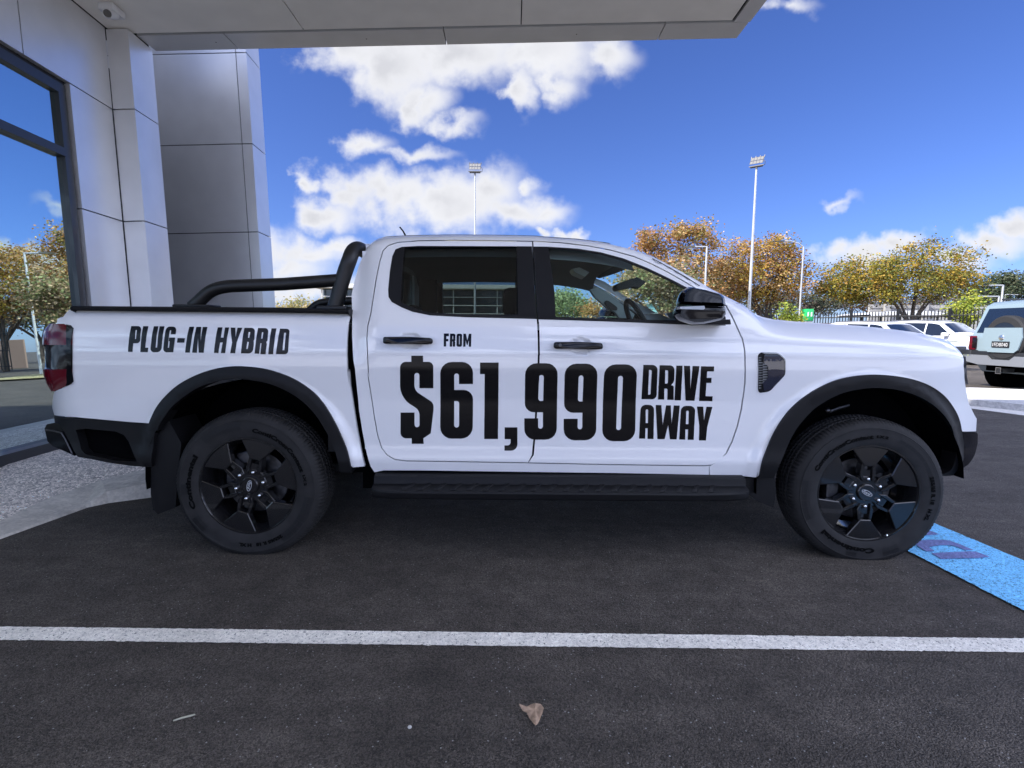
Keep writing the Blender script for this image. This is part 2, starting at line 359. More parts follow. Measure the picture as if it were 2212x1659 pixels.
def surf_patch(name, outer, holes, mat, parent, part='cab', off=0.0, h=.035, rim=.02, org=None, fn=None, side='near', pxl=True, bulge=0.0):
    """panel cut out of the body surface. outer/holes in picture px (pxl) or (x, z)."""
    f = fn or (lambda x, z: S(x, z, part))
    if pxl:
        outer = [onS(p[0], p[1], part, off) for p in outer]; holes = [[onS(p[0], p[1], part, off) for p in q] for q in holes]
    V, T, loops = tri2d(outer, holes, h)
    y = f(V[:, 0], V[:, 1]) + off
    e = .004
    gx = (f(V[:, 0]+e, V[:, 1])-f(V[:, 0]-e, V[:, 1]))/(2*e); gz = (f(V[:, 0], V[:, 1]+e)-f(V[:, 0], V[:, 1]-e))/(2*e)
    N = np.c_[gx, -np.ones(len(V)), gz]; N /= np.linalg.norm(N, axis=1)[:, None]
    P = np.c_[V[:, 0], y, V[:, 1]]
    a, b, c = P[T[:, 0]], P[T[:, 1]], P[T[:, 2]]
    fl = np.einsum('ij,ij->i', np.cross(b-a, c-a), N[T].mean(1)) < 0; T = T.copy(); T[fl] = T[fl][:, ::-1]
    Fs = [tuple(t) for t in T]; VV = [P]; NN = [N]; n = len(P)
    if rim:
        for li, l in enumerate(loops):
            q = np.array(l); yy = f(q[:, 0], q[:, 1])+off; m = len(q)
            tn = np.roll(q, -1, 0)-np.roll(q, 1, 0); tn /= np.maximum(np.linalg.norm(tn, axis=1), 1e-9)[:, None]
            ar = np.sum(q[:, 0]*np.roll(q[:, 1], -1)-np.roll(q[:, 0], -1)*q[:, 1]); sg = np.sign(ar)*(1 if li == 0 else -1)
            nn = np.c_[tn[:, 1]*sg, np.zeros(m), -tn[:, 0]*sg]
            top = np.c_[q[:, 0], yy, q[:, 1]]; bot = np.c_[q[:, 0]-nn[:, 0]*.003, yy+rim, q[:, 1]-nn[:, 2]*.003]
            VV += [top, bot]; NN += [nn, nn]
            for i in range(m):
                j = (i+1) % m; qd = (n+i, n+j, n+m+j, n+m+i)
                Fs.append(qd if sg < 0 else qd[::-1])
            n += 2*m
    P = np.vstack(VV); N = np.vstack(NN)
    if side == 'far': P[:, 1] = WID-P[:, 1]; N[:, 1] *= -1; Fs = [q[::-1] for q in Fs]
    return mesh_obj(name, P, Fs, mat, parent, org, smooth=True, normals=N)
def patch_both(name, outer, holes, mat, parent, **k):
    o = surf_patch(name, outer, holes, mat, parent, **k)
    c = o.copy(); c.data = o.data; C.objects.link(c); c.parent = parent
    c.scale = (1, -1, 1); c.location = (0, WID-2*TL[1], 0)
    return o, c

for k_, c_ in (('2', (1130, 1080)), ('3', (630, 1124))):
    CUPS.append(onS(*px(k_, [c_])[0], 'cab'))
TL = np.array([0.2, .95, 0.0])                      # truck root
truck = empty('pickup_truck', tuple(TL), 0, 'white double cab pickup truck with black decals, parked side on under the canopy', 'pickup truck')
K = dict(org=TL)
# ---- outlines (picture px)
arch_r = px('7', [(1930, 962), (1900, 830), (1840, 680), (1760, 520), (1670, 385), (1560, 280), (1400, 185), (1200, 118), (1000, 93), (850, 98), (700, 130), (560, 185), (430, 260), (320, 360), (250, 450), (205, 540), (187, 585)])
arch_f = px('8', [(205, 1040), (230, 920), (290, 760), (360, 620), (460, 480), (580, 370), (720, 280), (880, 210), (1050, 175), (1220, 165), (1400, 180), (1560, 215), (1700, 275), (1810, 360), (1890, 470), (1930, 560), (1950, 655)])
bed = px('1', [(378, 262), (1200, 272), (2212, 281)]) + px('2', [(598, 842), (606, 870), (590, 950), (583, 1040), (580, 1200), (590, 1380), (605, 1500)]) + px('5', [(592, 120), (612, 260), (640, 440), (668, 620), (700, 790), (735, 945), (738, 958), (638, 965)]) \
    + spline(arch_r)[1:] + px('1', [(900, 1232), (600, 1205), (400, 1185), (250, 1172), (232, 1110), (243, 1000), (256, 966), (330, 938), (400, 905), (415, 880), (415, 420), (395, 397), (340, 386), (262, 384), (330, 320)])
bed_o, _ = patch_both('bed_side', bed, [], m_paint, truck, part='bed', h=.018, rim=.03, **K)
# ---- cab shell with door hole
gap_rear = px('2', [(2185, 215), (1500, 207), (1200, 211), (1020, 226), (940, 252), (892, 300), (862, 400), (830, 560), (805, 720), (785, 850), (760, 950), (752, 1050), (758, 1200), (770, 1400)]) + px('5', [(755, 130), (785, 320), (815, 520), (845, 690), (880, 800), (930, 865), (1000, 903), (1100, 915), (1700, 924), (2150, 931)])
gap_top = px('3', [(213, 215), (450, 227), (700, 256), (900, 294), (1100, 350), (1250, 415), (1400, 492), (1550, 578), (1640, 632), (1760, 702), (1885, 772)])
gap_front = px('3', [(1885, 772), (1940, 870), (1990, 980), (2030, 1070), (2048, 1160), (2052, 1300), (2050, 1450)]) + px('6', [(2040, 320), (2020, 460), (1985, 610), (1940, 740), (1890, 845), (1835, 912), (1765, 950), (1700, 957), (1250, 952), (800, 945), (178, 932)])
split = px('3', [(213, 215), (222, 400), (240, 700), (257, 880), (264, 1000), (268, 1200)]) + px('6', [(266, 0), (262, 200), (248, 400), (235, 650), (215, 860), (178, 932)])
hole = gap_rear[::1] + gap_front[::-1] + gap_top[::-1][1:]
cab_sil = sil[0][1:] + sil[1]
def shift(poly, d):     # shrink (d>0) polygon px by d
    P = np.array([p[:2] for p in poly]); n = len(P); ar = np.sum(P[:, 0]*np.roll(P[:, 1], -1)-np.roll(P[:, 0], -1)*P[:, 1])
    t = np.roll(P, -1, 0)-np.roll(P, 1, 0); t /= np.maximum(np.linalg.norm(t, axis=1), 1e-6)[:, None]
    nn = np.c_[-t[:, 1], t[:, 0]]*np.sign(ar); return [tuple(q) for q in P+nn*d]
cab_outline = px('5', [(822, 1008), (790, 960), (745, 800), (715, 640), (690, 480), (672, 300), (655, 120)]) + px('2', [(640, 1250), (632, 1100), (630, 900), (628, 780), (624, 690)]) + cab_sil + px('3', [(1886, 770)]) \
    + gap_top[::-1][1:] + gap_rear[1:-1] + px('5', [(2150, 931)]) + gap_front[::-1][:5] + px('6', [(1736, 962), (1738, 1030), (1000, 1016), (0, 1003)]) + px('5', [(1200, 992), (900, 992)])
patch_both('cab_shell', cab_outline, [], m_paint, truck, h=.03, rim=.03, **K)
door_r = gap_rear + split[::-1][1:-1]
door_f = gap_top + gap_front[1:] + split[::-1][1:-1]
win_r = px('2', [(2180, 265), (1200, 262), (1060, 270), (1005, 290), (978, 350), (957, 480), (943, 640), (946, 700), (972, 742), (1060, 790), (1150, 826), (1300, 857), (1600, 873), (2212, 888)]) + px('3', [(248, 892)])
win_r = win_r[:1] + win_r[1:]
win_f = px('3', [(223, 265), (340, 268), (600, 285), (800, 316), (1000, 370), (1200, 450), (1400, 545), (1540, 618), (1700, 712), (1850, 815), (1880, 880), (1880, 945), (1600, 940), (1000, 915), (500, 898), (262, 893)])
DOORS = []
for nm, outl, win, gl, lab in (('rear_door', door_r, win_r, px('2', [(1083, 272), (2050, 263), (2064, 852), (1600, 850), (1300, 836), (1180, 805), (1045, 742), (1056, 560), (1068, 400)]), None),
                               ('front_door', door_f, win_f, px('3', [(352, 278), (600, 300), (800, 332), (1000, 390), (1200, 470), (1400, 562), (1540, 640), (1600, 700), (1600, 905), (1000, 893), (412, 872), (400, 640), (370, 420)]), None)):
    dr, drf = patch_both(nm, shift(outl, 2.1), [shift(win, .0)], m_paint, truck, h=.014, rim=.03, **K)
    DOORS.append((nm, dr, drf, win, gl))
for nm, dr, drf, win, gl in DOORS:
    for d, sc in ((dr, 1), (drf, -1)):
        o = surf_patch('window_surround', shift(win, -.6), [gl], m_blackpl, d, off=-.002, rim=.03, h=.05, **K)
        g = surf_patch('window_glass', shift(gl, -.6), [], m_priv if nm == 'rear_door' else m_glass, d, off=.012, rim=0, h=.06, **K)
# B-pillar joint is the door split itself; small quarter-glass bar in the rear door
dr_r, dr_f = DOORS[0][1], DOORS[1][1]
surf_patch('quarter_bar', px('2', [(1080, 272), (1088, 272), (1052, 735), (1042, 732)]), [], m_gloss, dr_r, off=.001, rim=.01, h=.05, **K)
# weather strip along the belt
surf_patch('belt_strip', px('3', [(410, 876), (1000, 900), (1600, 924), (1600, 938), (1000, 914), (410, 893)]), [], m_blackrub, dr_f, off=-.004, rim=.01, h=.05, **K)
surf_patch('belt_strip', px('2', [(1300, 842), (1600, 858), (2200, 872), (2200, 886), (1600, 872), (1300, 856)]), [], m_blackrub, dr_r, off=-.004, rim=.01, h=.05, **K)
# ---- fender
fend = px('3', [(1889, 768), (2010, 757)]) + sil[2] + px('4', [(1742, 640), (1750, 740), (1765, 860), (1790, 970), (1835, 1060), (1856, 1095), (1850, 1203), (1738, 1205)]) + spline(arch_f)[::-1] + px('8', [(165, 1052), (0, 1040)]) + px('6', [(1744, 1030), (1741, 962)]) + shift(gap_front, -1.0)[::-1][6:-1]
fend_o, _ = patch_both('front_fender', fend, [], m_paint, truck, h=.018, rim=.03, **K)
# dark sheet behind all the panel gaps
inner = MB()
for s in (1, -1):
    Y = lambda y: y if s > 0 else WID-y
    inner.box((-.74, min(Y(.12), Y(.16)), .47), (1.22, max(Y(.12), Y(.16)), 1.22))
inner.box((-.9, .16, .42), (1.25, WID-.16, .50))
inner.build('cab_floor', m_inner, truck, TL)
# ---- top skins across the truck
def top_skin(name, xs, mat, crown, part='cab', drop=0.0, ends=None, nx=1, nt=17, inset=0.0, gradual=None):
    V = []; tcv = TOP_BED if part == 'bed' else TOP_CAB
    for i, x in enumerate(xs):
        zt = float(np.interp(x, tcv[:, 0], tcv[:, 1])) - drop; y0 = float(S(x, zt, part)) + inset
        cr = crown if gradual is None else crown*gradual(x)
        for j in range(nt):
            t = j/(nt-1); yy = y0 + (WID-2*y0)*t; V.append((x, yy, zt + cr*(1-(2*t-1)**2)))
    n = len(xs); Fs = [(i*nt+j, (i+1)*nt+j, (i+1)*nt+j+1, i*nt+j+1) for i in range(n-1) for j in range(nt-1)]
    return mesh_obj(name, V, Fs, mat, truck, TL, smooth=True)
x_roof0, x_ws = -.80, hy(*px('3', [(880, 242)])[0], .3)[0]
x_cowl = hy(*px('3', [(2000, 755)])[0], .2)[0]
top_skin('roof', np.linspace(x_roof0, x_ws, 30), m_paint, .035)
def ws_skin(name, mat, a, b, lift, inset):
    xs = np.linspace(a, b, 12); V = []
    for x in xs:
        zt = float(np.interp(x, TOP_CAB[:, 0], TOP_CAB[:, 1])); y0 = float(S(x, zt, 'cab'))+inset
        for j in range(15):
            t = j/14; bow = (1-(2*t-1)**2); V.append((x + .10*bow, y0+(WID-2*y0)*t, zt + .012*bow - lift))
    Fs = [(i*15+j, (i+1)*15+j, (i+1)*15+j+1, i*15+j+1) for i in range(11) for j in range(14)]
    return mesh_obj(name, V, Fs, mat, truck, TL, smooth=True)
ws_skin('windscreen', m_wind, x_ws+.01, x_cowl-.02, .006, .02)
ws_skin('windscreen_header', m_trimd, x_ws-.04, .70, .022, .03)
hood = top_skin('hood', np.linspace(x_cowl+.02, XN-.05, 40), m_paint, .010, gradual=lambda x: float(1-.6*sstep(2.2, 2.6, x)))
# cowl
MB().box((x_cowl-.03, .25, 1.27), (x_cowl+.05, WID-.25, 1.285)).build('cowl', m_blackpl, truck, TL)
# ---- arch trims (black flares)
def arch_ring(name, outer, innr, part, dx=0):
    return patch_both(name, outer+innr[::-1], [], m_blackpl, truck, part=part, off=-.016, rim=.10, h=.03, **K)
in_r = px('7', [(1838, 990), (1790, 800), (1710, 640), (1605, 485), (1460, 355), (1260, 255), (1060, 212), (900, 207), (750, 230), (600, 285), (480, 365), (390, 440), (330, 520), (278, 600), (262, 650)])
out_r = px('7', [(1950, 1010), (1930, 962)]) + spline(arch_r)[1:-1] + px('7', [(187, 585), (170, 650)])
arch_ring('wheel_arch_trim', out_r, px('7', [(1845, 1010)]) + spline(in_r), 'bed')
in_f = px('8', [(325, 1060), (345, 1010), (400, 880), (480, 700), (560, 580), (700, 440), (900, 332), (1100, 287), (1300, 284), (1500, 325), (1660, 400), (1780, 500), (1860, 620), (1892, 760), (1895, 880), (1850, 990), (1742, 1042)])
out_f = px('8', [(190, 1058)]) + spline(arch_f) + px('8', [(1968, 760), (1965, 880), (1930, 970), (1868, 1038)])
arch_ring('wheel_arch_trim', out_f, spline(in_f), 'cab')
# front lower bumper, black
patch_both('front_bumper', px('8', [(1955, 662), (2070, 662), (2086, 680), (2084, 760), (2062, 850), (2000, 945), (1880, 1034), (1925, 985), (1966, 880), (1968, 760)]), [], m_gloss, truck, off=-.006, rim=.05, h=.03, **K)
# rear lower cladding and bumper end
patch_both('rear_valance', px('1', [(245, 1174), (600, 1208), (1066, 1247), (1145, 1252), (1112, 1350), (1098, 1480), (1090, 1622), (930, 1614), (750, 1590), (560, 1552), (450, 1533), (400, 1440), (345, 1330), (290, 1245), (252, 1235)]),
           [px('1', [(435, 1300), (520, 1290), (780, 1315), (850, 1345), (890, 1400), (965, 1575), (800, 1572), (520, 1512), (480, 1470)])], m_blackpl, truck, part='bed', off=.004, rim=.06, h=.03, **K)
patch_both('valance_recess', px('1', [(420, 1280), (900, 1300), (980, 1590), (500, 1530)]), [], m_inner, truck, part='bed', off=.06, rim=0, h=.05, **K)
bx = [hy(*p, .13) for p in px('1', [(165, 1290), (185, 1252), (250, 1238), (300, 1250), (350, 1330), (425, 1525), (370, 1500), (235, 1440), (190, 1400)])]
b = MB(); b.prism([(p[0], .13, p[2]) for p in bx], (0, WID-.26, 0)); b.build('rear_bumper', m_gloss, truck, TL, smooth=30)
b = MB(); b.tube([hy(*p, .125) for p in px('1', [(172, 1300), (240, 1308), (312, 1326), (345, 1380), (405, 1505)])], .004, 6); b.build('bumper_edge', m_steel, truck, TL)
# ---- tail light
tl_out = px('1', [(256, 385), (340, 388), (393, 400), (412, 425), (412, 880), (398, 903), (330, 935), (252, 966)])
tlx = [onS(*p, 'bed') for p in tl_out]
def tail(side):
    rows = [(384, 250, 340), (430, 195, 412), (460, 183, 412), (520, 178, 412), (565, 178, 412), (590, 203, 412), (660, 203, 412), (760, 203, 412), (775, 182, 412), (830, 187, 412), (900, 212, 400), (966, 246, 262)]
    mats = [('tail_light', m_red, 0, 4), ('tail_light', m_redd, 4, 8), ('tail_light', m_red, 8, 11)]
    out = []
    for nm, mt, a, bb in mats:
        V = []; n = 10
        for (vv, ul, ur) in rows[a:bb+1]:
            pr = px('1', [(ul, vv), (ur, vv)]); zr = onS(pr[1][0], pr[1][1], 'bed'); yl = .125; L0 = hy(*pr[0], yl)
            x1, z1 = zr; y1 = float(S(x1, z1, 'bed'))-.004; x0, z0 = L0[0], L0[2]
            for k in range(n):      # quarter-ellipse sweep from the side round to the back
                t = k/(n-1); xx = x1+(x0-x1)*math.sin(t*math.pi/2)**1.0; yy = y1+(yl-y1)*(1-math.cos(t*math.pi/2)); V.append((xx, yy, z1+(z0-z1)*t))
            V.append((x0+.03, yl+.09, z0)); V.append((x0+.12, yl+.10, z0))
        m = n+2; r = bb-a+1; Fs = [(i*m+j, i*m+j+1, (i+1)*m+j+1, (i+1)*m+j) for i in range(r-1) for j in range(m-1)]
        out.append((nm, V, Fs, mt))
    return out
for sd_ in (1, -1):
    root = None
    for nm, V, Fs, mt in tail(1):
        if root is None: root = bpy.data.objects.new('tail_light', None); C.objects.link(root); root.parent = truck
        if sd_ < 0: V = [(a, WID-b_, c) for a, b_, c in V]
        o = mesh_obj('lens', V, Fs, mt, root, TL, smooth=True)
        V = V
# glossy black strip at the light's front edge
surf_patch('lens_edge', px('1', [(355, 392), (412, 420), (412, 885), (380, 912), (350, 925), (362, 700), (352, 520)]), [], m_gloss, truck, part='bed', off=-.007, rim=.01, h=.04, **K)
# ---- tailgate, front face
zt_b = 1.30
tg = MB(); tg.bbox((-2.455, .12, .70), (-2.38, WID-.12, 1.27), .02); tg.build('tailgate', m_paint, truck, TL, smooth=40)
bedf = MB(); bedf.box((-2.38, .52, .70), (-.98, WID-.52, .76)); bedf.box((-1.0, .10, .55), (-.955, WID-.10, 1.24)); bedf.box((-2.38, .10, 1.02), (-1.0, .14, 1.26)); bedf.box((-2.38, WID-.14, 1.02), (-1.0, WID-.10, 1.26)); bedf.box((-2.38, .14, 1.0), (-1.0, .54, 1.02)); bedf.box((-2.38, WID-.54, 1.0), (-1.0, WID-.14, 1.02)); bedf.build('load_bed', m_blackpl, truck, TL)
# bed rail caps
for yy in (0, 1):
    a0 = hy(*px('1', [(392, 246)])[0], .05); pts = []
    r0 = [hy(*p, .03) for p in px('1', [(385, 262), (1200, 273), (2212, 281)]) + px('2', [(598, 842)])]
    r1 = [hy(*p, .05) for p in px('1', [(402, 229), (1200, 236), (2212, 243)]) + px('2', [(585, 806)])]
    V = []
    for lo, hi in zip(r0, r1):
        xx = lo[0]; zl = lo[2]-.004; zh = hi[2]
        for (y_, z_) in ((.035, zl), (.030, zl+.012), (.034, zh-.006), (.045, zh), (.12, zh), (.125, zl-.03)): V.append((xx, y_ if yy == 0 else WID-y_, z_))
    Fs = [(i*6+j, i*6+j+1, (i+1)*6+j+1, (i+1)*6+j) for i in range(3) for j in range(5)] + [(0, 1, 2, 3, 4, 5), (18, 19, 20, 21, 22, 23)]
    q = MB(); q.add(V, Fs); q.build('bed_rail', m_blackpl, truck, TL, smooth=30)
# fascia
xs_e = []
zz = np.linspace(.50, 1.10, 16)
ed = [onS(*p, 'cab') for p in px('4', [(1735, 552), (1742, 640), (1750, 740), (1765, 860), (1790, 970), (1835, 1060), (1856, 1095), (1850, 1203)]) + px('8', [(2086, 690), (2084, 760), (2062, 850), (2000, 945)])]
V = []; nt = 19
for (x, z) in ed:
    y0 = float(S(x, z, 'cab'))
    for j in range(nt):
        t = j/(nt-1); V.append((x-.004 + .13*(1-(2*t-1)**4)*.8, y0+(WID-2*y0)*t, z))
Fs = [(i*nt+j, i*nt+j+1, (i+1)*nt+j+1, (i+1)*nt+j) for i in range(len(ed)-1) for j in range(nt-1)]
mesh_obj('front_fascia', V, Fs, m_paint, truck, TL, smooth=True)
# grille and headlights: follow the fascia
g = MB(); g.bbox((2.50, .46, .80), (2.612, WID-.46, 1.08), .015)
for k in range(4): g.bbox((2.60, .48, .82+k*.065), (2.622, WID-.48, .845+k*.065), .004)
g.build('grille', m_gloss, truck, TL)
for s in (0, 1):
    hV = []
    for p in px('4', [(1737, 556), (1742, 640), (1748, 730), (1758, 800)]):
        x, z = onS(*p, 'cab'); y0 = float(S(x, z, 'cab'))
        for t in range(7): hV.append((x+.012+.10*math.sin(t/6*math.pi/2), (y0-.004+.26*(t/6)) if s == 0 else WID-(y0-.004+.26*(t/6)), z))
    mesh_obj('headlight', hV, [(i*7+j, i*7+j+1, (i+1)*7+j+1, (i+1)*7+j) for i in range(3) for j in range(6)], m_lens, truck, TL, smooth=True)
# ---- back of cab with its window
xb = -.80
bc = MB()
Yl, Yh = .17, WID-.17
bc.box((xb-.02, Yl, .55), (xb+.02, Yh, 1.27)); bc.box((xb-.02, Yl+.10, 1.64), (xb+.02, Yh-.10, 1.69))
bc.box((xb-.02, Yl+.03, 1.27), (xb+.02, Yl+.22, 1.64)); bc.box((xb-.02, Yh-.22, 1.27), (xb+.02, Yh-.03, 1.64))
bc.build('cab_back', m_paint, truck, TL)
MB().box((xb-.004, Yl+.22, 1.27), (xb+.004, Yh-.22, 1.64)).build('rear_window', m_priv, truck, TL)
# ------------------------------------------------------------------ wheels
def text_geo(s, size, bold=.0, extr=.001, shear=0.0):
    cu = bpy.data.curves.new('t', 'FONT'); cu.body = s; cu.size = size; cu.offset = bold; cu.extrude = extr; cu.shear = shear; cu.resolution_u = 3
    o = bpy.data.objects.new('t', cu); C.objects.link(o); bpy.context.view_layer.update()
    me = bpy.data.meshes.new_from_object(o.evaluated_get(bpy.context.evaluated_depsgraph_get()))
    V = np.array([tuple(v.co) for v in me.vertices]); Fs = [tuple(p.vertices) for p in me.polygons]
    bpy.data.objects.remove(o); bpy.data.meshes.remove(me); bpy.data.curves.remove(cu); return V, Fs
def arc_text(mb, s, size, r, a0, bold=.001, y=0.0, stretch=1.0, spread=None):
    V, Fs = text_geo(s, size, bold); w_ = V[:, 0].max(); k = stretch if spread is None else R_(spread)*r/w_
    out = []
    for x, h, e in V:
        a = R_(a0) - x*k/r; rr = r+h; out.append((rr*math.cos(a), y-e-.0005, rr*math.sin(a)))
    mb.add(out, Fs)
RW = .252
def make_wheel():
    root = bpy.data.objects.new('wheel', None); C.objects.link(root); root.parent = truck; root.empty_display_size = .1
    # tyre
    n = 360; prof = [(.236,.045),(.244,.028),(.252,.016),(.258,.012),(.270,.007),(.292,.002),(.318,.0),(.341,.003),(.347,.0015),(.350,.006),(.362,.011),(.372,.018),(.381,.028),(.387,.040),(.390,.052),(.391,.066),(.384,.069),(.384,.075),(.3925,.078),(.393,.105),(.385,.108),(.385,.116),(.393,.119),(.393,.136),(.385,.139),(.385,.147),(.393,.150),(.392,.177),(.384,.18),(.384,.186),(.391,.189),(.390,.203),(.387,.215),(.378,.229),(.36,.243),(.32,.255),(.27,.248),(.236,.21)]
    V = []
    for i, (r, h) in enumerate(prof):
        for k in range(n):
            rr = r
            if 11 <= i <= 15 or 30 <= i <= 33:
                if k % 3 == 0: rr = r-.006*(1 if i > 12 or i > 29 else .5)
            elif 18 <= i <= 27 and (k+int(i/2)) % 3 == 0: rr = r-.004
            a = 2*math.pi*k/n; V.append((rr*math.cos(a), h, rr*math.sin(a)))
    m = len(prof); t = MB(); t.add(V, [(i*n+k, i*n+(k+1) % n, (i+1)*n+(k+1) % n, (i+1)*n+k) for i in range(m-1) for k in range(n)])
    t.build('tyre', m_side, root, smooth=28)
    def word(*a, **k):
        tx = MB(); arc_text(tx, *a, **k); tx.build('tyre_lettering', m_tyretxt, root)
    word('ContiCrossContact', .028, .292, 157, .0015, -.0014, spread=66); word('LX 2', .018, .299, 88, .0010, -.0014, spread=11)
    word('Continental', .034, .290, -82, .0017, -.0014, spread=56); word('255/65 R 18   H XL', .023, .302, 19, .0013, -.0012, spread=44)
    # woven panels in the sidewall
    for a0, a1 in ((66, 16), (206, 168), (262, 244+8), (-60, -75)):
        pn = MB()
        k = int(abs(a1-a0)/6); 
        for j in range(k):
            s0, s1 = a0+(a1-a0)*j/k, a0+(a1-a0)*(j+.92)/k
            for r0, r1 in ((.300, .316), (.318, .333), (.335, .342)):
                V = []; q = 5
                for rr in (r0, r1):
                    for i in range(q): 
                        a = R_(s0+(s1-s0)*i/(q-1)); y_ = np.interp(rr, [.292, .318, .341], [.002, 0, .003]); V.append((rr*math.cos(a), y_-.0009, rr*math.sin(a)))
                pn.add(V, [(i, i+1, q+i+1, q+i) for i in range(q-1)])
        pn.build('sidewall_panel', m_blackrub, root)
    # rim barrel
    rb = MB(); rb.lathe([(.258,.018),(.256,.012),(.250,.012),(.244,.022),(.238,.04),(.226,.06),(.218,.10),(.214,.20),(.236,.215)], 72); rb.build('rim_barrel', m_rim, root, smooth=40)
    # face: six paddles
    fc = MB(); R = RW
    def slab(poly, yf, yb, bev):      # bevelled plate facing -y
        P = np.array(poly); c = P.mean(0); nP = len(P)
        t = np.roll(P, -1, 0)-np.roll(P, 1, 0); t /= np.linalg.norm(t, axis=1)[:, None]; ar = np.sum(P[:, 0]*np.roll(P[:, 1], -1)-np.roll(P[:, 0], -1)*P[:, 1]); nn = np.c_[-t[:, 1], t[:, 0]]*np.sign(ar)
        I = P+nn*bev; V = [(p[0], yf, p[1]) for p in I]+[(p[0], yf+bev*.8, p[1]) for p in P]+[(p[0], yb, p[1]) for p in P]
        fc.add(V, [tuple(range(nP))]+[(i, (i+1) % nP, nP+(i+1) % nP, nP+i) for i in range(nP)]+[(nP+i, nP+(i+1) % nP, 2*nP+(i+1) % nP, 2*nP+i) for i in range(nP)])
    def rot(poly, a): c, s = math.cos(a), math.sin(a); return [(x*c-y*s, x*s+y*c) for x, y in poly]
    for k in range(6):
        a = R_(90+60*k)
        half = R_(21.5); arc = [(R*.985*math.cos(q), R*.985*math.sin(q)) for q in np.linspace(-half, half, 7)]
        slab(rot([(R*.60, -R*.125)]+arc+[(R*.60, R*.125), (R*.57, R*.10), (R*.57, -R*.10)], a), .020, .060, .004)
        for s in (1, -1):             # pocket walls
            slab(rot([(R*.24, s*R*.10), (R*.36, s*R*.165), (R*.61, s*R*.135), (R*.61, s*R*.075), (R*.34, s*R*.085)][::1 if s > 0 else -1], a), .028, .075, .003)
        slab(rot([(R*.34, -R*.09), (R*.47, -R*.08), (R*.47, R*.08), (R*.34, R*.09)], a), .040, .075, .002)
    hub = [(R*.36*math.cos(R_(q)), R*.36*math.sin(R_(q))) for q in range(0, 360, 30)]
    slab(hub, .040, .085, .006)
    fc.lathe([(.0001,.026),(.040,.026),(.045,.030),(.047,.045)], 36)
    fc.build('wheel_face', m_rim, root, smooth=25)
    for k in range(6):
        a = R_(88+60*k); l = MB(); c = (R*.29*math.cos(a), R*.29*math.sin(a))
        l.lathe([(.0001,.022),(.005,.0225),(.009,.027),(.0105,.034),(.0105,.045)], 10, (c[0], 0, c[1])); l.build('lug_nut', m_chrome, root, smooth=60)
    lg = MB(); q = R_(-28)
    ov = lambda a, b, y: [(a*math.cos(t)*math.cos(q)-b*math.sin(t)*math.sin(q), y, a*math.cos(t)*math.sin(q)+b*math.sin(t)*math.cos(q)) for t in np.linspace(0, 2*math.pi, 33)[:-1]]
    A, B = ov(.030, .0125, .0255), ov(.0268, .0098, .0255); lg.add(A+B, [(i, (i+1) % 32, 32+(i+1) % 32, 32+i) for i in range(32)])
    V, Fs = text_geo('Ford', .021, .0004, .0004, .35); V[:, 0] -= V[:, 0].mean(); V[:, 1] -= .0068
    lg.add([(x*math.cos(q)-y*math.sin(q), .0252-e, x*math.sin(q)+y*math.cos(q)) for x, y, e in V], Fs); lg.build('cap_emblem', M('emblem_grey', (.42, .43, .45), .5), root)
    d = MB(); d.lathe([(.07,.115),(.165,.115),(.165,.140),(.07,.140)], 48, closed=True); d.build('brake_disc', m_steel, root, smooth=30)
    d = MB(); d.lathe([(.0001,.15),(.20,.15)], 24); d.lathe([(.06,.09),(.07,.115)], 24); d.build('brake_shield', m_inner, root)
    d = MB(); d.bbox((-.175, .085, -.06), (-.105, .16, .075), .012); d.build('brake_caliper', m_steel, root)
    d = MB(); d.tube([(.10, .018, -.222), (.104, .004, -.216)], .004, 8); d.build('valve', m_chrome, root)
    return root
W0 = make_wheel()
W0.scale = (1.025,)*3; W0.location = (HUBS[0][0]-TL[0]+.004, -TL[1]-.004, HUBS[0][1]+.002); W0.rotation_euler = (0, R_(75), 0)
W1 = copy_tree(W0, truck); W1.location = (HUBS[1][0]-TL[0]+.034, -TL[1]-.004, HUBS[1][1]-.012); W1.rotation_euler = (0, 0, R_(-4))
for i in (0, 1):
    Wf = copy_tree(W0, truck); Wf.location = (HUBS[i][0]-TL[0], WID-TL[1], HUBS[i][1]+.002); Wf.rotation_euler = (0, R_(20), math.pi)
# ------------------------------------------------------------------ wheel wells, chassis, flaps
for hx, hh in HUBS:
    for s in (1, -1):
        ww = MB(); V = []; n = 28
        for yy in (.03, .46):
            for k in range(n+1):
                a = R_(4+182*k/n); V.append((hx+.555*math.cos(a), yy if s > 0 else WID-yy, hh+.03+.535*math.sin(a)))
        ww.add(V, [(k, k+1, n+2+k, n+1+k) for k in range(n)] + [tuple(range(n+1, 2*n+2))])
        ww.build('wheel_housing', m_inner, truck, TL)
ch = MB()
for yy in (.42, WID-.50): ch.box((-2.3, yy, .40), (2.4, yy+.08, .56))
ch.box((-2.2, .5, .50), (2.45, WID-.5, .66)); ch.box((1.25, .30, .60), (2.5, WID-.30, 1.12)); ch.box((-.85, .22, .31), (1.2, WID-.22, .43)); ch.box((-2.2, .45, .42), (-1.9, WID-.45, .6))  # last two boxes stand for tanks and drivetrain, added to block light underneath
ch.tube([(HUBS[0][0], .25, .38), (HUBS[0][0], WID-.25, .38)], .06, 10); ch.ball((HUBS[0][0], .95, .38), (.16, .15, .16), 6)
ch.build('chassis', m_inner, truck, TL)
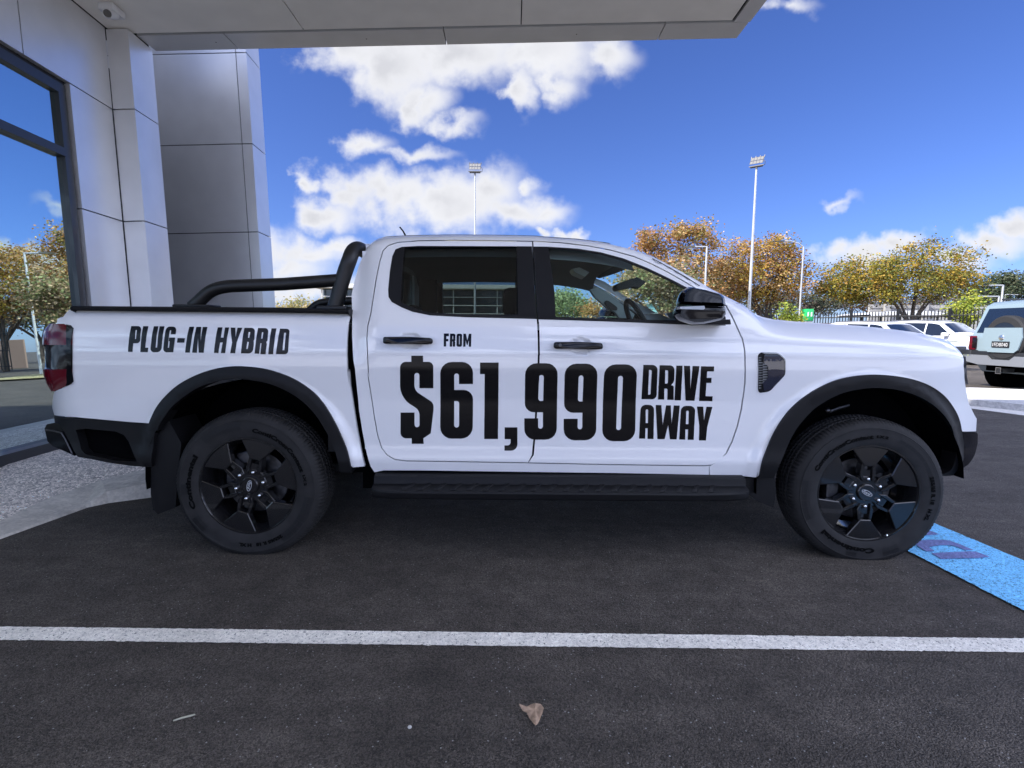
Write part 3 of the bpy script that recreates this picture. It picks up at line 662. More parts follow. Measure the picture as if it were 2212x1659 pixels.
for flap, nm in ((px('7', [(250, 700), (206, 900), (205, 1200), (224, 1330), (268, 1372), (420, 1312), (440, 1000), (470, 760), (360, 560)]), 0), (px('8', [(205, 1045), (330, 1055), (345, 1180), (318, 1315), (180, 1260), (82, 1185), (80, 1060)]), 1)):
    b = MB(); b.prism([(hy(*p, .06)[0], .06, hy(*p, .06)[2]) for p in flap], (0, .24, 0)); f1 = b.build('mud_flap', m_blackpl, truck, TL)
    f2 = f1.copy(); C.objects.link(f2); f2.parent = truck; f2.scale = (1, -1, 1)
b = MB(); b.tube([hy(*p, .22) for p in px('8', [(790, 488), (880, 455), (970, 430)])], .010, 8); b.ball(hy(*px('8', [(785, 475)])[0], .22), .018, 6); b.build('suspension_arm', m_steel, truck, TL, smooth=True)
# ------------------------------------------------------------------ side steps
x0, x1 = hy(808, 1050, 0)[0], hy(1611, 1050, 0)[0]
def step(sgn):
    prof = [(.16, .452), (.05, .449), (.022, .446), (.006, .440), (.0, .412), (-.004, .404), (-.075, .392), (-.088, .388), (-.092, .380), (-.086, .352), (-.07, .342), (.10, .350), (.16, .40)]
    st = MB(); xs = [x0, x0+.03, x0+.10, x0+.2, x1-.3, x1-.12, x1-.03, x1]; sc = [.55, .8, .95, 1, 1, .9, .7, .45]; V = []
    for x, s in zip(xs, sc):
        for (y, z) in prof: yy = y if y > 0 else y*s; V.append((x, yy if sgn > 0 else WID-yy, z + (.008*(1-s) if z < .40 else 0)))
    n = len(prof); st.add(V, [(i*n+j, i*n+(j+1) % n, (i+1)*n+(j+1) % n, (i+1)*n+j) for i in range(len(xs)-1) for j in range(n)]+[tuple(range(n)), tuple((len(xs)-1)*n+j for j in range(n))])
    o = st.build('side_step', m_blackpl, truck, TL, smooth=30)
    rb = MB()
    for k in range(22):
        xx = x0+.16+.0835*k; dx = .035
        if xx > x1-.16: break
        Y = lambda y: y if sgn > 0 else WID-y
        rb.add([(xx+dx, Y(-.006), .4045), (xx+dx+.028, Y(-.006), .4045), (xx+.028, Y(-.074), .393), (xx, Y(-.074), .393), (xx+dx+.004, Y(-.010), .411), (xx+dx+.024, Y(-.010), .411), (xx+.024, Y(-.070), .4005), (xx+.004, Y(-.070), .4005)],
               [(4, 5, 6, 7), (0, 1, 5, 4), (1, 2, 6, 5), (2, 3, 7, 6), (3, 0, 4, 7)])
    rb.build('tread_ribs', m_blackpl, o, TL)
step(1); step(-1)
# ------------------------------------------------------------------ pillow shapes
def pillow(mb, outline, y0, y1, ym=None, k=7, e=2.6, org=None, flat=0.0, proj=True, lean=0.0):
    ym = (y0+y1)/2 if ym is None else ym
    P = np.array([[hy(p[0], p[1], ym)[0], hy(p[0], p[1], ym)[2]] for p in outline]) if proj else np.array(outline)
    c = P.mean(0) if org is None else np.array(org); n = len(P); V = []
    for i in range(k+1):
        t = -1+2*i/k; t = max(-.985, min(.985, t)); s = (1-abs(t)**e)**(1/e); s = flat+(1-flat)*s; y = (y0+y1)/2+(y1-y0)/2*t
        for p in P: q = c+(p-c)*s; V.append((q[0]+lean*(y-ym), y, q[1]))
    mb.add(V, [(i*n+j, i*n+(j+1) % n, (i+1)*n+(j+1) % n, (i+1)*n+j) for i in range(k) for j in range(n)]+[tuple(range(n)), tuple(k*n+j for j in range(n))])
    return mb
mr = bpy.data.objects.new('side_mirror', None); C.objects.link(mr); mr.parent = truck
b = MB(); pillow(b, rounded(px('3', [(1466, 765), (1470, 720), (1500, 642, 60), (1562, 614), (1700, 640), (1868, 688, 30), (1882, 780)])), -.26, -.02, -.20, flat=.62, e=3.2, lean=.22); b.build('mirror_cap', m_gloss, mr, TL, smooth=50)
b = MB(); pillow(b, rounded(px('3', [(1440, 815, 40), (1466, 772), (1882, 784), (1886, 850), (1860, 898, 40), (1700, 934), (1600, 938), (1480, 902, 60), (1440, 866)])), -.262, -.02, -.20, flat=.60, e=3.2, lean=.22); b.build('mirror_housing', m_gloss, mr, TL, smooth=50)
b = MB(); pillow(b, px('3', [(1474, 784), (1700, 776), (1706, 800), (1695, 812), (1474, 806)]), -.268, -.2, -.262, flat=.9); b.build('indicator', m_lens, mr, TL, smooth=40)
b = MB(); pillow(b, px('3', [(1560, 905), (1880, 895), (1888, 940), (1600, 945)]), -.12, .06, -.03, flat=.8); b.build('mirror_base', m_blackpl, mr, TL, smooth=40)
mf = copy_tree(mr, truck); mf.scale = (1, -1, 1)
# ------------------------------------------------------------------ door handles
for (d, key, ol) in ((dr_r, '2', [(893, 1055, 16), (905, 1045, 14), (1120, 1044), (1322, 1056, 22), (1326, 1108, 22), (1200, 1112), (1050, 1108), (915, 1108, 16), (893, 1100, 14)]),
                     (dr_f, '3', [(395, 1104, 16), (408, 1089, 14), (620, 1088), (820, 1098, 22), (826, 1152, 22), (700, 1157), (550, 1152), (415, 1150, 16), (395, 1140, 14)])):
    b = MB(); pillow(b, rounded(px(key, ol)), -.035, .0, -.025, flat=.72, e=2.4); b.build('door_handle', m_gloss, d, TL, smooth=50)
    cc = ol[2]; b = MB()
    c1 = px(key, [(ol[0][0]+40, 1085 if key == '2' else 1120)])[0]; q = hy(*c1, -.01); b.box((q[0]-.012, -.018, q[2]-.01), (q[0]+.012, .03, q[2]+.01))
    c1 = px(key, [(ol[3][0]-40, 1085 if key == '2' else 1125)])[0]; q = hy(*c1, -.01); b.box((q[0]-.012, -.018, q[2]-.01), (q[0]+.012, .03, q[2]+.01)); b.build('handle_mount', m_blackpl, d, TL)
b = MB(); q = hy(*px('3', [(452, 1116)])[0], -.036); b.lathe([(.0001, -.0365), (.008, -.0365), (.009, -.033)], 16, (q[0], 0, q[2])); b.build('lock_button', m_steel, dr_f, TL)
# ------------------------------------------------------------------ fender vent
vt = surf_patch('fender_vent', rounded(px('B', [(645, 345, 60), (740, 275, 60), (1230, 290, 60), (1445, 475, 90), (1460, 940, 90), (985, 1450, 90), (680, 1490, 70), (640, 1400, 60)])), [], m_blackpl, truck, off=-.003, rim=.02, h=.03, **K)
surf_patch('vent_panel', px('B', [(810, 400), (850, 345), (1200, 345), (1260, 360), (1390, 450), (1440, 560), (1430, 920), (1390, 1010), (1000, 1400), (940, 1415), (820, 1410), (790, 1300), (795, 1180), (930, 1050), (940, 700), (810, 580)]), [], M('vent_gloss', (.012, .016, .035), .06, coat=1.0, spec=.8), vt, off=-.009, rim=.008, h=.03, **K)
vr = px('B', [(770, 283), (1215, 296), (1300, 340), (1440, 475), (1462, 560), (1452, 930)]); vr2 = px('B', [(1440, 925), (1448, 565), (1420, 490), (1285, 362), (1205, 322), (800, 312)])
surf_patch('vent_edge', vr+vr2, [], M('satin_silver', (.35, .36, .36), .3, .9), vt, off=-.011, rim=.006, h=.03, **K)
sl = MB()
for k in range(13):
    yv = 425+75*k
    for (a, b_) in (((665, yv), (740 if k in (0, 1, 11, 12) else 800, yv+10)),) + ((((790, yv-35), (925, yv-12)),) if 3 <= k <= 10 else ()):
        P = [onS(*p, 'cab', -.008) for p in px('B', [a, (b_[0], a[1]+8), (b_[0], b_[1]+12), (a[0], b_[1]+26)])]
        sl.prism([(p[0], float(S(p[0], p[1], 'cab'))-.008, p[1]) for p in P], (0, .004, 0))
sl.build('vent_slats', M('slat_grey', (.16, .165, .17), .5), vt, TL)
def decal_text(name, s, corners, mat, parent, off=-.012, shear=0.0, bold=.02):
    V, Fs = text_geo(s, 1.0, bold, .0, shear); V[:, 0] -= V[:, 0].min(); V[:, 0] /= V[:, 0].max(); V[:, 1] -= V[:, 1].min(); V[:, 1] /= V[:, 1].max()
    (ax, ay), (bx_, by), (cx, cy) = corners       # bottom-left, bottom-right, top-left
    out = []
    for x, y, e in V:
        u = ax+(bx_-ax)*x+(cx-ax)*y; v = ay+(by-ay)*x+(cy-ay)*y; p = onS(u, v, 'cab', off); out.append((p[0], float(S(p[0], p[1], 'cab'))+off, p[1]))
    return mesh_obj(name, out, Fs, mat, parent, TL)
decal_text('vent_lettering', 'PHEV', px('B', [(835, 552), (1375, 552), (845, 482)]), m_chrome if False else M('badge_dark', (.02, .025, .05), .4), vt, bold=.03)
# ------------------------------------------------------------------ black vinyl lettering
G = {
 'from': [('2', [(1421,1016),(1465,1016),(1465,1040),(1443,1040),(1443,1063),(1460,1063),(1460,1085),(1441,1085),(1441,1129),(1420,1129)], []),
  ('2', [(1475,1017),(1523,1017,18),(1521,1078,12),(1514,1082),(1520,1090),(1519,1130),(1498,1130),(1498,1086),(1494,1086),(1493,1130),(1472,1130)], [[(1496,1038),(1502,1038),(1501,1066),(1495,1066)]]),
  ('2', [(1532,1018,16),(1580,1018,16),(1578,1131,16),(1530,1131,16)], [[(1553,1038),(1559,1038),(1558,1110),(1552,1110)]]),
  ('2', [(1590,1018),(1613,1018),(1624,1075),(1638,1018),(1660,1019),(1657,1131),(1637,1131),(1637,1075),(1627,1115),(1619,1115),(1610,1075),(1608,1131),(1588,1131)], [])],
 'price': [('5', [(1140,1),(1242,1),(1242,54),(1330,54,100),(1330,282),(1210,282),(1210,150,22),(1167,150,22),(1167,300,40),(1332,410,90),(1332,470),(1308,672),(1245,715),(1247,763),(1144,763),(1143,715),(1047,715,100),(1047,492),(1168,492),(1168,619,22),(1211,619,22),(1211,472,40),(1043,365,110),(1043,54,100),(1140,54)], []),
  ('5', [(1390,55,100),(1673,55,100),(1673,246),(1552,246),(1552,155,22),(1511,155,22),(1511,297),(1674,297,110),(1670,718,100),(1390,718,100)], [[(1511,393),(1554,393,35),(1553,622,22),(1510,622,22)]]),
  ('5', [(1734,60),(1895,60),(1889,721),(1770,721),(1774,160),(1734,160)], []),
  ('5', [(1947,620),(2057,620),(2057,822,110),(1945,822),(1945,776),(1998,776,45),(1998,722),(1947,722)], []),
  ('6', [(150,66,100),(431,66,100),(420,727,95),(142,727,100),(142,542),(261,542),(261,632,22),(302,632,22),(303,490),(145,490,105)], [[(269,168,22),(311,168,22),(305,392),(262,392,30)]]),
  ('6', [(492,70,100),(775,70,100),(761,732,95),(482,732,100),(482,546),(603,546),(602,637,22),(642,637,22),(644,494),(484,494,105)], [[(612,171,22),(654,171,22),(645,397),(604,397,30)]]),
  ('6', [(833,76,100),(1117,76,100),(1097,740,95),(813,740,95)], [[(952,175,22),(995,175,22),(990,300),(977,644,22),(935,644,22),(948,300)]])],
 'drive': [('6', [(1170,80),(1294,82,45),(1284,378,40),(1154,377)], [[(1219,124),(1244,124,18),(1232,338,18),(1211,338)]]),
  ('6', [(1311,83),(1440,85,40),(1437,225,30),(1410,256),(1432,262,12),(1432,383),(1377,383),(1380,285,18),(1352,285),(1350,381),(1296,380)], [[(1360,127),(1385,127,18),(1382,242,18),(1357,242)]]),
  ('6', [(1455,87),(1509,87),(1494,387),(1439,386)], []),
  ('6', [(1520,88),(1574,89),(1577,290),(1596,90),(1655,91),(1612,391),(1535,389)], []),
  ('6', [(1668,92),(1782,94),(1781,137),(1722,137),(1718,192),(1760,192),(1758,237),(1716,236),(1708,351),(1769,352),(1767,395),(1652,392)], [])],
 'away': [('6', [(1148,424,45),(1264,426,45),(1258,721),(1206,720),(1208,628),(1188,628),(1186,718),(1133,718)], [[(1191,465,10),(1212,465,10),(1210,583),(1190,583)]]),
  ('6', [(1277,427),(1326,428),(1337,600),(1367,430),(1408,430),(1414,590),(1434,431),(1485,432),(1458,725),(1400,724),(1385,600),(1354,723),(1292,722)], []),
  ('6', [(1497,433,45),(1620,436,45),(1605,729),(1553,728),(1557,638),(1534,638),(1532,727),(1480,726)], [[(1541,476,10),(1563,476,10),(1560,593),(1538,593)]]),
  ('6', [(1634,440),(1688,441),(1694,560),(1716,442),(1767,443),(1722,620),(1711,734),(1651,733),(1654,610)], [])],
 'hybrid': [('1', [(915,403),(1002,404,30),(990,552,30),(932,552),(926,627),(886,626)], [[(953,437),(964,437,6),(956,515,6),(947,515)]]),
  ('1', [(1018,404),(1064,404),(1036,590),(1062,590),(1058,629),(993,628)], []),
  ('1', [(1110,405),(1150,405),(1124,590,6),(1138,590,6),(1160,405),(1202,405),(1172,629,35),(1076,629,35)], []),
  ('1', [(1216,407,35),(1307,408,35),(1298,475),(1255,475),(1260,440,5),(1249,440,5),(1230,592,5),(1241,592,5),(1247,535),(1238,535),(1242,503),(1294,503),(1278,630),(1187,630,35)], []),
  ('1', [(1315,507),(1379,508),(1373,547),(1309,547)], []),
  ('1', [(1416,409),(1459,409),(1421,633),(1380,633)], []),
  ('1', [(1478,410),(1520,410),(1515,540),(1533,411),(1573,411),(1541,634),(1497,634),(1492,505),(1482,634),(1441,633)], []),
  ('1', [(1662,414),(1703,414),(1689,503),(1712,503),(1725,415),(1761,415),(1727,637),(1689,637),(1705,545),(1682,545),(1668,637),(1629,636)], []),
  ('1', [(1774,416),(1815,417),(1817,500),(1833,417),(1875,418),(1826,545),(1813,639),(1770,638),(1786,545)], []),
  ('1', [(1893,418),(1985,419,32),(1978,520,14),(1972,530),(1974,560,14),(1962,640,35),(1862,640)], [[(1929,455),(1943,455,6),(1935,505,6),(1923,505)], [(1918,540),(1931,540,6),(1921,602,6),(1908,602)]]),
  ('1', [(2010,420),(2100,421,30),(2092,530,20),(2082,540),(2086,560),(2075,647),(2030,646),(2040,552),(2031,552),(2020,643),(1980,642)], [[(2044,457),(2056,457,6),(2049,512,6),(2037,512)]]),
  ('1', [(2127,423),(2170,423),(2140,647),(2098,647)], []),
  ('A', [(2033,818),(2103,820,22),(2090,1005,25),(2003,1003)], [[(2063,848),(2076,848,4),(2064,975,4),(2050,975)]])]}
def rpx(k, pts): 
    q = px(k, pts); return rounded(q)
for nm, par, part in (('from', dr_r, 'cab'), ('price', dr_r, 'cab'), ('drive', dr_f, 'cab'), ('away', dr_f, 'cab'), ('hybrid', bed_o, 'bed')):
    for (k, o, hs) in G[nm]:
        pr = dr_f if (nm == 'price' and k == '6' and o[0][0] > 400) else par
        surf_patch('decal_letter', rpx(k, o), [rpx(k, q) for q in hs], m_decal, pr, part=part, off=-.0012, rim=0, h=.02, **K)
# ------------------------------------------------------------------ sports bar, antenna
YB = .17
bar = MB()
hoop = [hy(*p, YB) for p in px('2', [(478, 800), (500, 720), (535, 590), (572, 470), (605, 380)])]
pk = [hy(*px('2', [(632, 312)])[0], YB+.03), hy(*px('2', [(672, 283)])[0], YB+.09), hy(*px('2', [(722, 300)])[0], YB+.2)]; pk.append(pk[-1]+np.array([.02, .18, -.012]))
half = hoop+pk; x_top, z_top = half[-1][0], half[-1][2]
mid = [np.array([x_top, y, z_top]) for y in (.75, WID-.75)]
full = half+mid+[np.array([p[0], WID-p[1], p[2]]) for p in half[::-1]]
sp3 = []
for i in range(len(full)-1):
    p0, p1, p2, p3 = full[max(i-1, 0)], full[i], full[i+1], full[min(i+2, len(full)-1)]
    for j in range(5): t = j/5; sp3.append(.5*((2*p1)+(-p0+p2)*t+(2*p0-5*p1+4*p2-p3)*t*t+(-p0+3*p1-3*p2+p3)*t**3))
sp3.append(full[-1]); bar.tube(sp3, .040, 20)
for s in (1, -1):
    Y = YB if s > 0 else WID-YB
    pts = [hy(*p, YB) for p in px('1', [(1445, 238), (1500, 190), (1570, 125), (1640, 85), (1740, 62), (1860, 55), (2212, 42)]) + px('2', [(100, 585), (520, 555)])]
    sp4 = []
    for i in range(len(pts)-1):
        p0, p1, p2, p3 = pts[max(i-1, 0)], pts[i], pts[i+1], pts[min(i+2, len(pts)-1)]
        for j in range(4): t = j/4; sp4.append(.5*((2*p1)+(-p0+p2)*t+(2*p0-5*p1+4*p2-p3)*t*t+(-p0+3*p1-3*p2+p3)*t**3))
    sp4.append(pts[-1]); bar.tube([(p[0], Y, p[2]) for p in sp4], .034, 18)
    q = hy(*px('1', [(1500, 240)])[0], YB); bar.bbox((q[0]-.11, Y-.06, q[2]-.004), (q[0]+.09, Y+.06, q[2]+.012), .006)
    q = hy(*px('2', [(480, 802)])[0], YB); bar.bbox((q[0]-.08, Y-.06, q[2]-.01), (q[0]+.08, Y+.06, q[2]+.014), .006)
bar.build('sports_bar', m_satin, truck, TL, smooth=50)
b = MB(); b.tube([hy(*p, .75) for p in px('2', [(1096, 182), (1068, 130), (1040, 96)])], [.006, .005, .0045], 8); b.build('antenna', m_blackrub, truck, TL)
# dark drip rail along the roof, visible as a thin line
surf_patch('roof_ditch', px('3', [(1250, 366), (1400, 446), (1550, 532), (1660, 603), (1655, 606), (1548, 540), (1398, 452), (1248, 371)]), [], m_blackrub, truck, off=-.001, rim=.004, h=.05, **K)
# ------------------------------------------------------------------ cabin interior
xs = np.linspace(-.78, .66, 16); V = []
for x in xs:
    zt = float(np.interp(x, TOP_CAB[:, 0], TOP_CAB[:, 1])); y0 = float(S(x, 1.55, 'cab'))+.05
    for j in range(13):
        t = j/12; e = abs(2*t-1); V.append((x, y0+(WID-2*y0)*t, zt-.035 - .10*max(0, (e-.72)/.28)**1.5))
mesh_obj('headlining', V, [(i*13+j, (i+1)*13+j, (i+1)*13+j+1, i*13+j+1) for i in range(15) for j in range(12)], m_trim, truck, TL, smooth=True)
b = MB(); pillow(b, px('3', [(700, 640), (775, 612), (900, 700), (1092, 852), (1075, 890), (960, 890), (925, 840), (850, 800), (790, 745), (740, 700)]), 1.66, 1.74, 1.70, flat=.93); b.build('inner_pillar', M('pillar_trim', (.30, .32, .31), .8), truck, TL, smooth=30)
b = MB(); pillow(b, rounded(px('3', [(828, 740, 20), (860, 728, 20), (945, 790, 20), (945, 818, 20), (900, 815, 20), (845, 775, 15)])), 1.645, 1.67, 1.66, flat=.9); b.build('grab_handle', m_trimd, truck, TL)
b = MB(); pillow(b, rounded(px('3', [(912, 600, 25), (1088, 534, 25), (1094, 600, 25), (1060, 622), (920, 654, 25)])), .88, 1.02, .93, flat=.85); pillow(b, px('3', [(1050, 560), (1110, 530), (1190, 575), (1120, 632), (1060, 622)]), .95, 1.03, .99, flat=.8); b.build('cabin_mirror', m_trimd, truck, TL, smooth=40)
b = MB(); pillow(b, rounded(px('3', [(540, 470), (600, 455), (690, 500), (650, 540), (560, 500)])), .85, 1.05, .95, flat=.9); b.build('cabin_lamp', M('lamp_cover', (.4, .42, .42), .4), truck, TL)
b = MB(); b.bbox((1.02, .22, .95), (1.50, WID-.22, 1.262), .03); b.bbox((.95, .40, 1.18), (1.2, .85, 1.292), .04); b.build('dashboard', m_trimd, truck, TL, smooth=40)
st = MB(); c = hy(*px('3', [(1150, 850)])[0], .52)-np.array([0, 0, .085]); tl = R_(28); 
ring = [(c[0]-math.sin(tl)*.18*math.sin(a)*1.0 + 0, c[1]+.185*math.cos(a), c[2]+.185*math.sin(a)*math.cos(tl)) for a in np.linspace(0, 2*math.pi, 40)]
st.tube(ring, .016, 10, caps=False); st.tube([(c[0], c[1]-.17, c[2]), (c[0]+.02, c[1], c[2]), (c[0], c[1]+.17, c[2])], .018, 8); st.tube([(c[0]+.01, c[1], c[2]), (c[0]+.25, c[1], c[2]-.1)], .03, 8); st.ball((c[0]+.02, c[1], c[2]), (.03, .07, .06), 6); st.build('steering_wheel', m_trimd, truck, TL, smooth=True)
se = MB()
for yy in (.30, 1.12):
    se.bbox((-.02, yy, .80), (.14, yy+.48, 1.27), .04); se.bbox((-.02, yy, .62), (.5, yy+.48, .80), .04); se.bbox((-.06, yy+.13, 1.30), (.05, yy+.36, 1.47), .035)
se.bbox((-.82, .26, .72), (-.64, WID-.26, 1.25), .04); se.bbox((-.70, .26, .60), (-.25, WID-.26, .76), .04)
for yy in (.38, 1.25): se.bbox((-.80, yy, 1.27), (-.71, yy+.24, 1.40), .03)
se.build('seats', m_trimd, truck, TL, smooth=40)
# rear cabin trim around the far rear window (keeps the back of the cabin dark)
b = MB()
for s in (1, -1):
    Y = 1.60 if s > 0 else .28
    b.box((-.76, Y, 1.16), (-.62, Y+.03, 1.62)); b.box((.02, Y+.04, 1.16), (.12, Y+.09, 1.72))
b.build('cabin_pillar', m_trimd, truck, TL)
# ------------------------------------------------------------------ ground materials
def ground_mat(name, col, scale, amt, bump=.6, bd=.004, speck=None, patch=.15, rough=.85, vor=None, holes=None, sheen=None):
    m = bpy.data.materials.new(name); m.use_nodes = True; nt = m.node_tree; L = nt.links; b = nt.nodes['Principled BSDF']; b.inputs['Roughness'].default_value = rough; b.inputs['Specular IOR Level'].default_value = .35
    tc = nt.nodes.new('ShaderNodeTexCoord'); O = tc.outputs['Object']
    def noise(s, d=3, r=.5):
        n = nt.nodes.new('ShaderNodeTexNoise'); n.inputs['Scale'].default_value = s; n.inputs['Detail'].default_value = d; n.inputs['Roughness'].default_value = r; L.new(O, n.inputs['Vector']); return n.outputs['Fac']
    def mr(x, a, b_, c, d_):
        n = nt.nodes.new('ShaderNodeMapRange'); 
        for i, q in enumerate((a, b_, c, d_)): n.inputs[i+1].default_value = q
        L.new(x, n.inputs[0]); return n.outputs[0]
    def mul(a, b_):
        n = nt.nodes.new('ShaderNodeMix'); n.data_type = 'RGBA'; n.blend_type = 'MULTIPLY'; n.inputs[0].default_value = 1
        if isinstance(a, tuple): n.inputs[6].default_value = (*a, 1)
        else: L.new(a, n.inputs[6])
        L.new(b_, n.inputs[7]); return n.outputs[2]
    c = mul(col, mr(noise(scale, 2), .3, .7, 1-amt, 1+amt)); c = mul(c, mr(noise(1.1, 6, .6), .3, .7, 1-patch, 1+patch)); c = mul(c, mr(noise(9, 4), .3, .7, 1-patch*.6, 1+patch*.6))
    mp = nt.nodes.new('ShaderNodeMapping'); mp.inputs['Scale'].default_value = (.9, 5, 1); mp.inputs['Rotation'].default_value = (0, 0, .35); L.new(O, mp.inputs[0]); ns = nt.nodes.new('ShaderNodeTexNoise'); ns.inputs['Scale'].default_value = 1.6; ns.inputs['Detail'].default_value = 7; ns.inputs['Roughness'].default_value = .65; L.new(mp.outputs[0], ns.inputs['Vector']); c = mul(c, mr(ns.outputs['Fac'], .35, .70, 1-patch*.35, 1+patch*1.1))
    vg = nt.nodes.new('ShaderNodeTexVoronoi'); vg.inputs['Scale'].default_value = scale*.6; L.new(O, vg.inputs['Vector']); sg = nt.nodes.new('ShaderNodeSeparateColor'); L.new(vg.outputs['Color'], sg.inputs[0]); c = mul(c, mr(sg.outputs[1], 0, 1, 1-amt*.9, 1+amt*.9))
    if speck:
        v = nt.nodes.new('ShaderNodeTexVoronoi'); v.inputs['Scale'].default_value = speck[0]; L.new(O, v.inputs['Vector'])
        sel = nt.nodes.new('ShaderNodeSeparateColor'); L.new(v.outputs['Color'], sel.inputs[0])
        g = nt.nodes.new('ShaderNodeMath'); g.operation = 'GREATER_THAN'; L.new(sel.outputs[0], g.inputs[0]); g.inputs[1].default_value = 1-speck[1]
        h = nt.nodes.new('ShaderNodeMath'); h.operation = 'LESS_THAN'; L.new(v.outputs['Distance'], h.inputs[0]); h.inputs[1].default_value = speck[3]
        k = nt.nodes.new('ShaderNodeMath'); k.operation = 'MULTIPLY'; L.new(g.outputs[0], k.inputs[0]); L.new(h.outputs[0], k.inputs[1])
        x = nt.nodes.new('ShaderNodeMix'); x.data_type = 'RGBA'; L.new(k.outputs[0], x.inputs[0]); L.new(c, x.inputs[6]); x.inputs[7].default_value = (*speck[2], 1); c = x.outputs[2]
    if holes:                                    # worn-through spots showing the colour underneath
        n2 = noise(holes[0], 3, .6); n3 = noise(holes[0]*3.1, 2)
        a = nt.nodes.new('ShaderNodeMath'); a.operation = 'ADD'; L.new(n2, a.inputs[0]); L.new(n3, a.inputs[1])
        k = mr(a.outputs[0], holes[1], holes[1]+.06, 0, 1)
        x = nt.nodes.new('ShaderNodeMix'); x.data_type = 'RGBA'; L.new(k, x.inputs[0]); L.new(c, x.inputs[6]); x.inputs[7].default_value = (*holes[2], 1); c = x.outputs[2]
    L.new(c, b.inputs['Base Color'])
    v2 = nt.nodes.new('ShaderNodeTexVoronoi'); v2.inputs['Scale'].default_value = scale*.55; L.new(O, v2.inputs['Vector'])
    q = nt.nodes.new('ShaderNodeBump'); q.inputs['Strength'].default_value = bump; q.inputs['Distance'].default_value = bd; q.invert = True; L.new(v2.outputs['Distance'], q.inputs['Height']); L.new(q.outputs[0], b.inputs['Normal'])
    return m
m_asph = ground_mat('asphalt', (.080, .068, .057), 330, .6, 1.0, .007, (95, .04, (.34, .33, .31), .26), .26)
m_conc = ground_mat('concrete', (.62, .58, .52), 60, .10, .3, .002, None, .14)
m_concw = ground_mat('pale_concrete', (.50, .48, .45), 40, .12, .3, .002, None, .12)
m_peb = ground_mat('exposed_aggregate', (.78, .71, .64), 95, .45, .6, .004, (120, .34, (.20, .18, .165), .38), .10)
m_line = ground_mat('white_road_paint', (.82, .78, .70), 150, .12, .7, .004, None, .14, holes=(70, 1.16, (.06, .06, .06)))
m_blue = ground_mat('blue_road_paint', (.20, .58, .93), 150, .12, .8, .005, None, .08, holes=(75, 1.12, (.03, .06, .12)))
m_lett = ground_mat('purple_road_paint', (.17, .20, .42), 150, .2, .8, .005, None, .1)
m_dry = ground_mat('dry_grass', (.28, .24, .12), 30, .4, .5, .02, None, .3)
def struct(o): o['kind'] = 'structure'; return o
def sheet(name, pts, z, mat): return struct(mesh_obj(name, [(p[0], p[1], p[2] if len(p) > 2 else z) for p in pts], [tuple(range(len(pts)))], mat))
sheet('ground', [(-400, -200), (500, -200), (500, 700), (-400, 700)], 0, m_asph)
sheet('bounce_slab', [(-30, -11), (40, -11), (40, -4.4), (-30, -4.4)], .005, m_concw)  # pale slab added behind the camera to bounce sunlight
def wobble(pts, a):
    return [tuple(np.array(p)+rng.normal(size=2)*a) for p in densify(pts, .012)]
L0, L1, L2, L3 = hz(0, 1355), hz(2212, 1381), hz(2212, 1411), hz(0, 1384)
dirx = (L1-L0)/np.linalg.norm(L1-L0)
sheet('parking_line', [L0-dirx*1.2][0:0] or wobble([(p[0], p[1]) for p in (L0-dirx*1.3, L1+dirx*3, L2+dirx*3, L3-dirx*1.3)], .0013), .004, m_line)
u0, u1, l0, l1 = hz(2012, 1130), hz(2212, 1214), hz(1954.6, 1189.4), hz(2212, 1322.5)
du = (u1-u0)/np.linalg.norm(u1-u0); dl = (l1-l0)/np.linalg.norm(l1-l0)
bs = sheet('blue_strip', wobble([(p[0], p[1]) for p in (u0-du*.9, u1+du*.9, l1+dl*1.2, l0-dl*.45)], .0015), .008, m_blue)
Z5 = lambda p: hz((3400+p[0]/2.764)*.54861, (2000+p[1]/2.764)*.54861, .012)
for poly in ([(640, 250), (700, 240), (760, 258), (825, 287), (740, 292), (650, 300)], [(560, 390), (620, 352), (720, 345), (860, 345), (930, 352), (1030, 385), (1195, 455), (1105, 456), (1000, 415), (930, 403), (830, 405), (710, 425), (775, 468), (690, 472), (640, 450)], [(735, 490), (900, 482), (1130, 472), (1225, 474), (1375, 530), (1240, 545), (1000, 548), (850, 555)]):
    q = [Z5(p) for p in poly]; o = mesh_obj('painted_letter', [(p[0], p[1], .012) for p in q], [tuple(range(len(q)))], m_lett, bs)
# footpath and kerb
low = [(-3.05, -2.6, 0), (-2.99, -1.2, 0), (-2.936, .194, 0), (-2.87, .74, 0), (-2.80, .835, 0), (-2.55, .99, 0), (-2.36, 1.2, 0), (-2.28, 1.6, 0), (-2.5, 4.4, 0)]
top = [(-3.06, -2.6, .012), (-3.0, -1.2, .012), (-2.948, .20, .012), (-2.89, .74, .014), (-2.83, .86, .075), (-2.58, 1.02, .105), (-2.40, 1.22, .11), (-2.32, 1.6, .11), (-2.53, 4.4, .11)]
inn = [(-3.25, -2.6, .03), (-3.2, -1.2, .03), (-3.10, .30, .035), (-3.17, .80, .05), (-3.05, 1.10, .085), (-2.85, 1.35, .115), (-2.72, 1.5, .115), (-2.6, 1.8, .115), (-2.8, 4.4, .115)]
wal = [(-4.6, -2.6, .14), (-4.6, -1.2, .14), (-4.6, .3, .145), (-4.6, .8, .15), (-4.6, 1.1, .15), (-4.6, 1.35, .15), (-4.6, 1.6, .15), (-4.6, 2.0, .15), (-4.6, 4.4, .15)]
def strip(name, A, B, mat): n = len(A); return struct(mesh_obj(name, A+B, [(i, i+1, n+i+1, n+i) for i in range(n-1)], mat))
